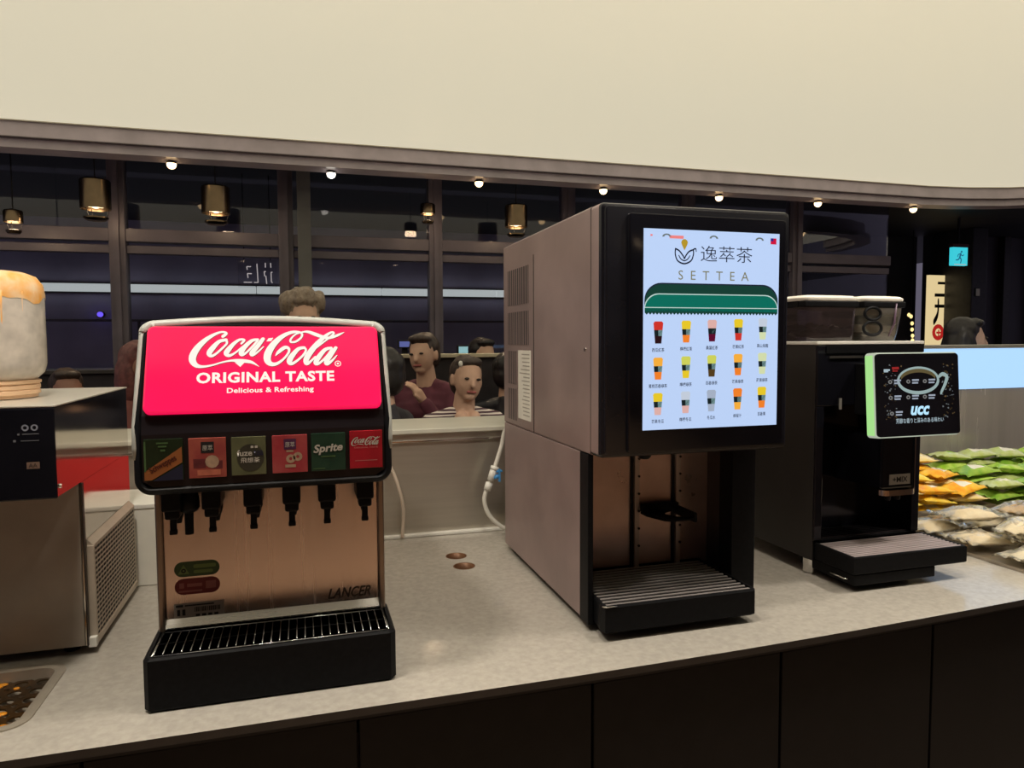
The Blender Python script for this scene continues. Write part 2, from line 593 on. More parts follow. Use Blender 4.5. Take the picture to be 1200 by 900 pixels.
for a, b in zip(dx, dx[1:]):
    pts = [(a + 0.003, frontY(a) + 0.018), ((a + b) / 2, frontY((a + b) / 2) + 0.018), (b - 0.003, frontY(b) + 0.018),
           (b - 0.003, frontY(b) + 0.04), ((a + b) / 2, frontY((a + b) / 2) + 0.04), (a + 0.003, frontY(a) + 0.04)]
    prism('cupboard_door', pts, XY, 0.10, 0.818, door_m, island, bev=0.0012)
prism('plinth', [(x, frontY(x) + 0.09) for x in xs_] + [(x, frontY(x) + 0.12) for x in xs_[::-1]], XY, 0.0, 0.10, black_m, island)
# grommet collars of the two cable holes
hole_m = mat('copper brown sleeve', (0.16, 0.075, 0.035), 0.45, metal=0.4, var=0.2, scale=40)
for (hx, hy), lb in zip(((0.470, 2.24), (0.472, 2.13)), ('farther', 'nearer')):
    bm = bmesh.new()
    pr_ = [(0.0315, 0.776), (0.0315, 0.8505), (0.0345, 0.8512), (0.0345, 0.8502), (0.0325, 0.8495), (0.0325, 0.776)]
    rings = [[bm.verts.new((hx + r * math.cos(2 * pi * i / 28), hy + r * math.sin(2 * pi * i / 28), z)) for i in range(28)] for r, z in pr_]
    for q in range(len(rings)):
        a, b = rings[q], rings[(q + 1) % len(rings)]
        for i in range(28):
            bm.faces.new((a[i], a[(i + 1) % 28], b[(i + 1) % 28], b[i]))
    g = link('cable_grommet', bm_mesh(bm), hole_m, None, smooth=True)
    tag(g, 'round brown cable hole sleeve in the counter, the %s of two' % lb, 'grommet', 'cable holes in the counter')

# ---- splashback with its ledge behind the machines
splash_m = mat('satin steel splashback', (0.52, 0.48, 0.42), 0.30, 0.8, var=0.05, scale=50, stretch=(0.05, 1, 1), rvar=0.06)
ledge_m = mat('cream ledge', (0.56, 0.54, 0.46), 0.3, var=0.05, scale=8)
tag(box('wall_splashback', -1.9, 2.12, 2.52, 2.56, 0.8505, 1.222, splash_m), None, None, kind='structure')
tag(box('trim_9', -1.9, 2.12, 2.50, 2.86, 1.223, 1.24, ledge_m, bev=0.003), None, None, kind='structure')
tag(box('trim_10', -1.9, 2.12, 2.508, 2.519, 1.192, 1.199, chrome, bev=0.001), None, None, kind='structure')
tag(box('trim_11', -1.9, 2.12, 2.496, 2.519, 0.8505, 0.862, whitep, bev=0.003), None, None, kind='structure')
red_b = mat('red splash panel', (0.55, 0.035, 0.035), 0.35, var=0.08, scale=6)
rb_ = box('wall_panel', -0.44, 0.14, 2.509, 2.5185, 0.864, 1.190, red_b)
tag(rb_, 'red panel on the splashback behind the soda fountain, mirrored in the juice dispenser', 'panel')
# raised display back on the right with the backlit strip
disp = thing('display_upstand', 'tall steel upstand behind the snack trays with a pale blue backlit strip', 'display', (2.9, 2.64, 0.85))
box('steel_back', 2.13, 3.7, 2.60, 2.66, 0.8505, 1.314, mat('display steel', (0.46, 0.42, 0.40), 0.26, 0.45, var=0.08, scale=14, stretch=(1, 1, 0.05), rvar=0.05), disp)
blue_m = emat('pale blue backlight', srgb(168, 208, 252), 0.95)
box('light_panel', 2.13, 3.7, 2.595, 2.66, 1.315, 1.506, blue_m, disp)
box('cap', 2.13, 3.7, 2.585, 2.70, 1.507, 1.524, mat('brushed cap', (0.45, 0.43, 0.38), 0.35, 0.7, var=0.05), disp, 0.002)

# ---- recessed drip pan at the left edge
pan = thing('drip_pan', 'recessed steel drip pan with orange juice residue beside the juice dispenser', 'drip pan', (-0.72, 1.59, 0.81))
bm = bmesh.new()
levels = [(0.0, 0.8515, 0.04), (0.0, 0.8505, 0.04)]
outer = rrect(-0.942, -0.500, 1.45, 1.7344, 0.045, 6)
mid = rrect(-0.930, -0.512, 1.462, 1.7224, 0.035, 6)
inn = rrect(-0.922, -0.520, 1.470, 1.7144, 0.030, 6)
flo = rrect(-0.918, -0.524, 1.474, 1.7104, 0.028, 6)
rr = [[bm.verts.new((u, v, z)) for u, v in P] for P, z in ((outer, 0.8505), (outer, 0.853), (mid, 0.8545), (inn, 0.852), (flo, 0.815))]
for a, b in zip(rr, rr[1:]):
    n = len(a)
    for i in range(n):
        bm.faces.new((a[i], a[(i + 1) % n], b[(i + 1) % n], b[i]))
bm.faces.new(rr[-1])
link('basin', bm_mesh(bm), mat('pan sheet', (0.50, 0.44, 0.36), 0.3, 0.5, var=0.1), pan, smooth=False)
# perforated plate: ring of quads around each round hole
plate_m = mat('stained perforated plate', (0.10, 0.075, 0.05), 0.28, 0.8, var=0.5, scale=16, col2=(0.20, 0.10, 0.03))
bm = bmesh.new()
cs = 0.0394
for i in range(10):
    for j in range(6):
        cx, cy = -0.918 + cs * (i + 0.5), 1.474 + cs * (j + 0.5)
        N = 16
        inr, outr = [], []
        for q in range(N):
            t = 2 * pi * q / N + pi / N
            c, s = math.cos(t), math.sin(t)
            sc = (cs / 2) / max(abs(c), abs(s))
            inr.append(bm.verts.new((cx + 0.0125 * c, cy + 0.0125 * s, 0.832)))
            outr.append(bm.verts.new((cx + sc * c, cy + sc * s, 0.832)))
        low = [bm.verts.new((v.co.x, v.co.y, 0.829)) for v in inr]
        for q in range(N):
            bm.faces.new((inr[q], outr[q], outr[(q + 1) % N], inr[(q + 1) % N]))
            bm.faces.new((low[q], inr[q], inr[(q + 1) % N], low[(q + 1) % N]))
link('perforated_plate', bm_mesh(bm), plate_m, pan)
pulp = mat('orange juice residue', (0.85, 0.30, 0.02), 0.15, var=0.3, scale=40, coat=0.5)
bm = bmesh.new()
for i in range(26):
    px, py = random.uniform(-0.75, -0.55), random.uniform(1.50, 1.70)
    r = random.uniform(0.004, 0.013)
    rm = Matrix.Translation((px, py, 0.8325)) @ Matrix.Diagonal((r, r * random.uniform(0.5, 1.2), 0.0025, 1))
    bmesh.ops.create_uvsphere(bm, u_segments=8, v_segments=5, radius=1, matrix=rm)
link('juice_residue', bm_mesh(bm), pulp, pan, smooth=True, kind='stuff')

# ---- ceiling spotlights under the bulkhead
bulb_m = emat('warm spot lens', (1.0, 0.68, 0.34), 5.0)
bulb_c = emat('neutral spot lens', (1.0, 0.92, 0.80), 4.0)
can_m = mat('spot can', (0.02, 0.018, 0.018), 0.4, var=0.1)
spx = [-0.793, 0.222, 1.281, 2.277, 3.306, 4.275, 5.301]
spn = ['leftmost', 'second from the left, cooler white', 'third from the left', 'middle, above the tall screen machine', 'fifth from the left', 'sixth from the left', 'rightmost']
for i, x in enumerate(spx):
    t = thing('spotlight', 'small glowing spotlight under the dark ceiling bulkhead, %s' % spn[i], 'spotlight', (x, 5.16, 2.742), 'spotlights under the bulkhead')
    lathe('can', [(0.022, 2.742), (0.030, 2.735), (0.030, 2.726), (0.0295, 2.726)], x, 5.16, can_m, t, n=20)
    bm = bmesh.new()
    bmesh.ops.create_uvsphere(bm, u_segments=16, v_segments=10, radius=0.030, matrix=Matrix.Translation((x, 5.16, 2.720)))
    link('lens', bm_mesh(bm), bulb_c if i == 1 else bulb_m, t, smooth=True)
    lamp('spotlight_beam', (x, 5.10, 2.69), (x, 4.2, 0.0), SPOT_W * 1.6, 0.04, (1.0, 0.74, 0.48), angle=78)

# added downlights over the aisle, out of view, warming the steel's reflections
for i, x in enumerate((-0.9, 0.35, 1.6)):
    t = thing('fill_downlight', 'added unseen warm downlight in the dark ceiling over the aisle, %s of three' % ('left', 'middle', 'right')[i], 'fill_downlight', (x, -0.7, 2.90), 'added downlights over the aisle')
    lathe('trim_ring', [(0.05, 2.893), (0.05, 2.886), (0.038, 2.886), (0.038, 2.893)], x, -0.7, whitep, t, n=20)
    lathe('lens', [(0.037, 2.8925), (0.037, 2.889)], x, -0.7, emat('downlight lens', (1.0, 0.72, 0.45), 12.0), t, n=20)
    lamp('fill_beam', (x, -0.7, 2.88), (x, -0.9, 0.0), AISLE_FILL_W, 0.035, (1.0, 0.74, 0.50), angle=100)

for i, x in enumerate((-0.42, 0.40, 1.30, 2.45)):  # added out-of-view lamps brightening the counter, box gap and snack trays
    t = thing('fill_downlight', 'added unseen downlight in the pale ceiling above the counter, %s of four' % ('first', 'second', 'third', 'last')[i], 'fill_downlight', (x, 1.15, 2.886), 'added downlights above the counter')
    lathe('trim_ring', [(0.05, 2.893), (0.05, 2.886), (0.038, 2.886), (0.038, 2.893)], x, 1.15, whitep, t, n=20)
    lathe('lens', [(0.037, 2.8925), (0.037, 2.889)], x, 1.15, emat('counter downlight lens', (1.0, 0.86, 0.66), 10.0), t, n=20)
    lamp('fill_beam', (x, 1.15, 2.88), (x, 2.05 if i == 3 else 1.75, 0.85), COUNTER_FILL_W * (2.4 if i == 3 else 1.6 if i == 0 else 1.0), 0.10, (1.0, 0.92, 0.80), angle=95)

# pendant lamps of the dining area
brass = mat('dark brass pendant', (0.16, 0.115, 0.07), 0.24, 1.0, var=0.15, scale=10)
glow_w = emat('pendant glow', (1.0, 0.80, 0.55), 1.3)
def pendant(x, y, z0, z1, r, lab):
    t = thing('pendant_lamp', lab, 'pendant lamp', (x, y, z0), 'brass pendant lamps in the dining area')
    bm = bmesh.new()
    prof = [(r, z0), (r * 1.0, z1 - 0.01), (r * 0.9, z1), (0.015, z1 + 0.01), (0.012, z1 + 0.0), (r * 0.86, z1 - 0.012), (r * 0.95, z0)]
    rings = [[bm.verts.new((x + q * math.cos(2 * pi * i / 28), y + q * math.sin(2 * pi * i / 28), z)) for i in range(28)] for q, z in prof]
    for k in range(len(rings)):
        a, b = rings[k], rings[(k + 1) % len(rings)]
        for i in range(28):
            bm.faces.new((a[i], a[(i + 1) % 28], b[(i + 1) % 28], b[i]))
    autosmooth(link('shade', bm_mesh(bm), brass, t))
    tube('cord', [(x, y, z1), (x, y, 2.96)], 0.004, black_m, t, n=6)
    bm = bmesh.new()
    bmesh.ops.create_uvsphere(bm, u_segments=14, v_segments=8, radius=r * 0.42, matrix=Matrix.Translation((x, y, z0 + 0.045)))
    link('bulb', bm_mesh(bm), glow_w, t, smooth=True)
    lathe('reflector', [(r * 0.62, z0 - 0.075), (r * 0.80, z0 - 0.062), (r * 0.80, z0 - 0.052), (r * 0.62, z0 - 0.050)], x, y, brass, t, n=24)
    for a in (0, 2.1, 4.2):
        tube('hanger', [(x + r * 0.7 * math.cos(a), y + r * 0.7 * math.sin(a), z0 - 0.052), (x + r * 0.92 * math.cos(a), y + r * 0.92 * math.sin(a), z0 + 0.01)], 0.002, black_m, t, n=5)
    l = bpy.data.lights.new('pendant_light', 'POINT')
    l.energy = 2.0
    l.color = (1, 0.72, 0.45)
    l.shadow_soft_size = 0.05
    lo = bpy.data.objects.new('pendant_light', l)
    COL.objects.link(lo)
    lo.location = (x, y, z0 - 0.02)
    # narrow beam of the next lamp grazing the shade
k_ = 5.45 / 4.6
for (x, z0, z1, r, lab) in (
        (-1.11, 2.315, 2.482, 0.080, 'brass cylinder pendant lamp hanging left of the leftmost window post'),
        (-0.473, 2.319, 2.48, 0.080, 'brass cylinder pendant lamp hanging right of the leftmost spotlight'),
        (1.396, 2.315, 2.461, 0.076, 'brass cylinder pendant lamp hanging just left of the tall screen machine'),
        (0.80, 2.375, 2.44, 0.048, 'small brass pendant lamp just left of the central window post'),
        (-1.52, 2.225, 2.29, 0.048, 'small brass pendant lamp close to the left picture edge')):
    pendant(x * k_, 5.45, 1.55 + (z0 - 1.55) * k_, 1.55 + (z1 - 1.55) * k_, r * k_, lab)

# ================================================================== SODA FOUNTAIN
LOGO = [[(-144.7,154.5,6.2),(-139.1,160.8,5.6),(-145.6,164.0,4.0),(-157.8,160.0,5.5),(-174.3,148.3,8.5),(-188.3,132.2,11.4),(-196.3,116.3,12.8),(-196.9,104.0,11.9),(-190.2,94.6,8.6),(-179.0,92.0,5.1),(-162.6,94.7,3.6),(-144.6,100.6,3.3),(-129.4,103.6,4.3),(-117.2,103.4,6.8),(-104.8,102.3,7.1),(-94.0,100.2,5.9),(-86.3,95.8,3.4),(-79.3,90.5,0.6)],
[(-139.2,147.2,6.2),(-151.4,143.6,7.0),(-162.6,130.2,9.7),(-168.4,119.6,9.7),(-164.8,113.8,6.3),(-157.0,117.6,4.5),(-145.1,130.0,4.3),(-137.6,139.9,4.0),(-139.2,147.2,4.6)],
[(-111.3,139.2,4.0),(-106.4,146.4,4.7),(-114.5,147.4,5.0),(-125.2,138.9,7.1),(-135.8,124.6,9.8),(-138.0,117.8,9.2),(-132.6,114.1,6.1),(-123.5,119.0,4.0),(-112.8,128.8,3.4),(-103.5,138.8,1.9)],
[(-81.6,147.8,4.7),(-92.6,145.1,6.6),(-105.0,132.4,8.7),(-111.5,120.7,9.3),(-109.9,115.3,6.2),(-101.9,120.6,4.3),(-89.5,135.0,4.1),(-81.6,145.9,4.1)],
[(-72.2,148.6,7.3),(-82.4,133.1,8.5),(-91.8,120.5,9.0),(-91.6,115.1,6.8),(-83.2,119.9,4.1),(-71.4,132.1,2.2)],
[(-49.4,112.4,0.9),(-43.8,120.3,6.4),(-32.5,129.9,7.4),(-25.3,128.6,5.5),(-24.6,120.1,4.5),(-34.4,105.8,4.4),(-47.1,96.1,6.3),(-57.8,95.7,9.4),(-64.1,103.9,12.6),(-62.8,118.4,13.6),(-53.2,136.6,12.1),(-37.1,153.5,9.0),(-19.2,162.9,6.5),(-4.5,163.3,4.9),(1.1,158.9,4.2),(-1.5,150.7,4.2),(-11.4,142.7,4.5),(-20.3,142.2,4.2),(-20.2,148.4,3.9),(-11.1,158.6,3.3),(3.6,163.8,3.6),(13.5,163.8,5.9),(26.5,158.5,7.6),(37.9,153.7,7.0),(49.5,150.5,6.0),(62.9,153.6,5.7),(73.1,158.3,4.7),(82.6,163.1,0.8)],
[(4.6,129.6,5.8),(-6.8,126.6,7.4),(-19.7,110.6,10.2),(-23.6,100.0,10.2),(-19.4,95.6,6.7),(-8.9,102.2,4.8),(2.6,113.9,4.5),(7.7,124.0,4.2),(4.6,129.6,4.5)],
[(24.0,125.7,2.9),(39.2,139.2,3.3),(52.8,150.8,3.7),(61.8,159.9,4.4),(58.2,163.1,4.3),(46.3,155.2,6.6),(29.3,137.8,9.9),(14.4,117.5,11.4),(7.5,102.9,10.3),(9.0,95.2,7.4),(16.9,100.9,4.5),(25.2,110.0,3.3)],
[(56.2,128.8,5.0),(44.0,124.6,7.6),(30.9,108.1,9.8),(25.7,97.5,9.1),(29.4,94.5,5.9),(39.7,102.4,4.3),(51.7,117.1,4.3),(57.0,127.3,4.3)],
[(64.8,128.7,7.0),(53.5,111.5,8.9),(45.8,99.0,9.2),(48.0,94.2,6.9),(57.8,102.2,4.3),(66.4,112.2,2.0)]]
LOGO = [[(a / 1000, b / 1000, c / 1000) for a, b, c in s] for s in LOGO]
LOGO_X = [[(-0.1233, 0.1003), (-0.1132, 0.0904), (-0.1048, 0.1)], [(-0.0618, 0.1504), (-0.0658, 0.1436), (-0.0571, 0.1439), (-0.0531, 0.1513)]]

soda = thing('soda_fountain', 'black and steel soda fountain with a glowing red sign and six flavour cards', 'soda machine', (-0.063, 1.75, 0.85))
cx = -0.0645
# cabinet behind the splash plate
box('cabinet', -0.294, 0.166, 1.605, 2.12, 0.8505, 1.50, steel, soda, 0.004)
# splash plate and its rails
copper_steel = mat('splash plate steel', (0.80, 0.70, 0.65), 0.26, 1.0, var=0.02, scale=90, stretch=(1, 1, 0.02), rvar=0.05)
sp = box('splash_plate', -0.283, 0.154, 1.590, 1.604, 0.955, 1.30, copper_steel, soda, 0.001)
rail = mat('dark steel rail', (0.30, 0.25, 0.21), 0.3, 1.0, var=0.05)
box('side_rail', -0.2955, -0.2835, 1.576, 1.604, 0.953, 1.30, rail, soda, 0.003)
box('side_rail', 0.1545, 0.1675, 1.576, 1.604, 0.953, 1.30, rail, soda, 0.003)
prism('lower_lip', [(1.5895, 0.955), (1.578, 0.957), (1.578, 0.960), (1.5895, 0.975)], YZ, -0.283, 0.154, steel_h, soda)
PF = lambda u, v, w: (u, 1.590 - 0.0004 - w, v)
gr_st = mat('green sticker', (0.030, 0.070, 0.020), 0.4, var=0.1)
rd_st = mat('dark red sticker', (0.16, 0.010, 0.016), 0.4, var=0.1)
st_gl = mat('sticker lime', (0.13, 0.20, 0.05), 0.5, var=0.1)
st_w = mat('sticker white', (0.30, 0.26, 0.22), 0.5, var=0.05)
a = flat('sticker', [rrect(-0.265, -0.177, 1.062, 1.094, 0.0158, 6)], PF, gr_st, sp, 0.0002, label='green pill-shaped sticker')
ORG[a.name] = ORG[soda.name]
flat('sticker_print', [[(-0.258, 1.068), (-0.236, 1.068), (-0.247, 1.088)], rrect(-0.228, -0.184, 1.079, 1.087, 0.003, 2), rrect(-0.228, -0.19, 1.068, 1.075, 0.003, 2)], PF, st_gl, sp, 0.0005)
flat('sticker_print', ring_poly(-0.247, 1.075, 0.002, 0.005, 8), PF, black_m, sp, 0.0007)
flat('sticker', [rrect(-0.265, -0.177, 1.024, 1.058, 0.0165, 6)], PF, rd_st, sp, 0.0002, label='dark red pill-shaped sticker')
flat('sticker_print', [rect(-0.256, -0.247, 1.038, 1.049), rect(-0.241, -0.212, 1.040, 1.047), rect(-0.205, -0.185, 1.034, 1.050), rect(-0.258, -0.212, 1.029, 1.033)], PF, mat('sticker pink', (0.30, 0.09, 0.08), 0.5, var=0.05), sp, 0.0005)
flat('rating_label', [rect(-0.268, -0.170, 0.967, 1.006)], PF, st_w, sp, 0.0002, label='small white rating label')
bl = [rect(-0.264, -0.250, 0.998, 1.003), rect(-0.247, -0.19, 0.999, 1.002), rect(-0.262, -0.256, 0.980, 0.993), rect(-0.252, -0.246, 0.980, 0.993)]
bl += [rect(-0.228 + i * 0.0028, -0.228 + i * 0.0028 + random.choice((0.0012, 0.0019)), 0.986, 0.996) for i in range(18)]
bl += [rect(-0.226 + i * 0.012, -0.218 + i * 0.012, 0.976, 0.981) for i in range(4)]
flat('label_print', bl, PF, black_m, sp, 0.0005)
text('maker_lettering', 'LANCER', PF, 0.043, 0.137, 0.983, 1.006, mat('dark embossing', (0.06, 0.045, 0.035), 0.4, metal=0.6, var=0.1), sp, bold=0.02, shear=0.35)

# head: loft of the front outline
def head_y(z):
    if z < 1.385: return 1.402
    if z < 1.418: return 1.402 + (z - 1.385) / 0.033 * 0.008
    return 1.41 + (z - 1.418) * 0.463
def head_outline(ins):
    x0, x1, z0, z1 = -0.297 + ins, 0.168 - ins, 1.272 + ins, 1.588 - ins
    out = []
    def arc(cx_, cz, r, a0, a1, n=8):
        for i in range(n + 1):
            t = math.radians(a0 + (a1 - a0) * i / n)
            out.append((cx_ + r * math.cos(t), cz + r * math.sin(t)))
    rb, rtp = max(0.030 - ins, 0.004), max(0.026 - ins, 0.004)
    arc(x0 + rb, z0 + rb, rb, 180, 270)
    arc(x1 - rb, z0 + rb, rb, 270, 360)
    out.append((x1, 1.40))
    arc(x1 - rtp - 0.004, z1 - rtp, rtp, 0, 90)
    for i in range(1, 12):
        f = i / 12
        out.append((x1 - rtp - 0.004 + (x0 - x1 + 2 * rtp + 0.008) * f, z1 + 0.010 * math.sin(pi * f)))
    arc(x0 + rtp + 0.004, z1 - rtp, rtp, 90, 180)
    out.append((x0, 1.40))
    return out
bm = bmesh.new()
spec_ = [(0.016, 0.004), (0.012, 0.0), (0.004, 0.005), (0.0, 0.016), (0.0, None)]
rings = []
for ins, d in spec_:
    rings.append([bm.verts.new((u, (1.70 if d is None else head_y(v) + d), v)) for u, v in head_outline(ins)])
for a, b in zip(rings, rings[1:]):
    n = len(a)
    for i in range(n):
        bm.faces.new((a[i], a[(i + 1) % n], b[(i + 1) % n], b[i]))
bm.faces.new(rings[-1])
hd = link('head_shell', bm_mesh(bm), blackp, soda)
autosmooth(hd, 50)
# front fascia: horizontal strips following the slope
bm = bmesh.new()
ol = head_outline(0.016)
zs = sorted({round(1.2895 + i * 0.0, 4) for i in range(1)} | {1.300, 1.34, 1.385, 1.418, 1.45, 1.50, 1.55, 1.572, 1.2885, 1.582})
rows = [(-0.281 + (0.016 if z < 1.295 else 0) + (0.006 if z > 1.56 else 0), 0.152 - (0.016 if z < 1.295 else 0) - (0.006 if z > 1.56 else 0), z) for z in zs]
prev = None
for x0, x1, z in rows:
    cur = [bm.verts.new((x0 + (x1 - x0) * k / 6, head_y(z) + 0.003, z + (0.008 * math.sin(pi * k / 6) if z > 1.575 else 0))) for k in range(7)]
    if prev:
        for k in range(6):
            bm.faces.new((prev[k], prev[k + 1], cur[k + 1], cur[k]))
    prev = cur
fas = link('fascia', bm_mesh(bm), mat('fascia dark maroon black', (0.012, 0.009, 0.011), 0.28, var=0.1, scale=12), soda)
# grey trim bow: left side, over the top, right side
ou = head_outline(0.004)
i0 = [i for i, p in enumerate(ou) if abs(p[1] - 1.40) < 1e-6]
bow = ou[i0[0]:i0[1] + 1]
bow = [(bow[0][0], 1.34)] + bow + [(bow[-1][0], 1.34)]
path = catmull([(u, head_y(v) + 0.010, v) for u, v in bow], 2)
tube('trim_bow', path, [0.004 + 0.0060 * min(1, i / 10, (len(path) - 1 - i) / 10) for i in range(len(path))], greyp, soda, n=10)
# glowing sign
A_ = Vector((0, 1.41, 1.418)); T_ = (Vector((0, 1.485, 1.580)) - A_).normalized(); N_ = Vector((0, -T_.z, T_.y))
def SG(u, v, w):
    p = A_ + T_ * v + N_ * (w + 0.006)
    return (u, p.y, p.z)
red_glow = bpy.data.materials.new('red backlit acrylic')
red_glow.use_nodes = True
nt = red_glow.node_tree
b = nt.nodes['Principled BSDF']
b.inputs['Base Color'].default_value = (0.5, 0.005, 0.03, 1)
b.inputs['Roughness'].default_value = 0.12
tc = nt.nodes.new('ShaderNodeTexCoord'); nz = nt.nodes.new('ShaderNodeTexNoise'); nz.inputs['Scale'].default_value = 5.0
mx = nt.nodes.new('ShaderNodeMix'); mx.data_type = 'RGBA'
mx.inputs[6].default_value = (0.86, 0.004, 0.055, 1); mx.inputs[7].default_value = (1.0, 0.010, 0.125, 1)
nt.links.new(tc.outputs['Object'], nz.inputs['Vector']); nt.links.new(nz.outputs['Fac'], mx.inputs[0])
nt.links.new(mx.outputs[2], b.inputs['Emission Color']); b.inputs['Emission Strength'].default_value = 0.76; b.inputs['Specular IOR Level'].default_value = 0.35
bm = bmesh.new()
P0 = rrect(-0.2775, 0.1485, 0.003, 0.177, 0.012, 4)
P1 = rrect(-0.2745, 0.1455, 0.006, 0.174, 0.010, 4)
r0 = [bm.verts.new(SG(u, v, -0.008)) for u, v in P0]; r1 = [bm.verts.new(SG(u, v, 0.0015)) for u, v in P0]; r2 = [bm.verts.new(SG(u, v, 0.004)) for u, v in P1]
for a, b_ in ((r0, r1), (r1, r2)):
    for i in range(len(a)):
        bm.faces.new((a[i], a[(i + 1) % len(a)], b_[(i + 1) % len(a)], b_[i]))
bm.faces.new(r2); bm.faces.new(r0[::-1])
sign = link('sign_panel', bm_mesh(bm), red_glow, soda, label='glowing red sign panel with white script')
white_glow = emat('white backlit lettering', (0.86, 0.80, 0.72), 0.88)
TH = 0.0046
shad = mat('script edge', (0.28, 0.0, 0.03), 0.4, var=0.05)
off = [[(a + 0.0012, b - 0.0012, c * 1.06) for a, b, c in s] for s in LOGO]
strokes('script_edge', SG, off, shad, sign, TH - 0.0003)
strokes('script_lettering', SG, LOGO, white_glow, sign, TH, LOGO_X)
flat('registered_mark', ring_poly(0.0677, 0.0946, 0.0046, 0.0062) + ring_poly(0.0677, 0.0946, 0.0001, 0.0022, 8), SG, white_glow, sign, TH)
text('sign_lettering', 'ORIGINAL TASTE', SG, -0.1895, 0.0598, 0.0580, 0.0800, white_glow, sign, bold=0.035, spacing=1.08, thick=TH)
text('sign_lettering', 'Delicious & Refreshing', SG, -0.136, 0.0202, 0.0345, 0.0478, white_glow, sign, bold=0.022, spacing=1.05, thick=TH)

# six flavour cards in shallow windows
cards = [(-0.277, -0.212, 1.301, 1.377), (-0.203, -0.139, 1.302, 1.376), (-0.130, -0.069, 1.303, 1.375), (-0.058, 0.006, 1.303, 1.375), (0.013, 0.077, 1.303, 1.376), (0.085, 0.148, 1.304, 1.378)]
CY = 1.4045
CF = lambda u, v, w: (u, CY - 0.003 - w, v)
def cardcol(n, c, c2=None, var=0.15, sc=25):
    return mat(n, c, 0.22, var=var, scale=sc, col2=c2)
cc = [cardcol('card deep green', (0.012, 0.022, 0.010)), cardcol('card peach red', (0.34, 0.085, 0.06), (0.26, 0.05, 0.045)), cardcol('card olive', (0.10, 0.105, 0.055)),
      cardcol('card rose red', (0.30, 0.030, 0.040), (0.36, 0.07, 0.07)), cardcol('card bottle green', (0.012, 0.035, 0.022), (0.02, 0.05, 0.03)), cardcol('card scarlet', (0.33, 0.012, 0.022))]
labs = ['dark green and orange flavour card', 'peach red tea flavour card', 'olive tea flavour card', 'rose red tea flavour card', 'bottle green flavour card', 'scarlet flavour card with white script']
ink = mat('card ink black', (0.012, 0.012, 0.014), 0.4, var=0.05)
pw = mat('card ink white', (0.45, 0.42, 0.37), 0.4, var=0.05)
pal = mat('card ink pale', (0.36, 0.24, 0.16), 0.4, var=0.2, scale=60)
por = mat('card ink orange', (0.26, 0.085, 0.025), 0.4, var=0.1)
pgr = mat('card ink green', (0.05, 0.10, 0.035), 0.4, var=0.3, scale=60)
pnv = mat('card ink navy', (0.012, 0.014, 0.035), 0.4, var=0.1)
pma = mat('card ink maroon', (0.12, 0.022, 0.025), 0.4, var=0.3, scale=60)
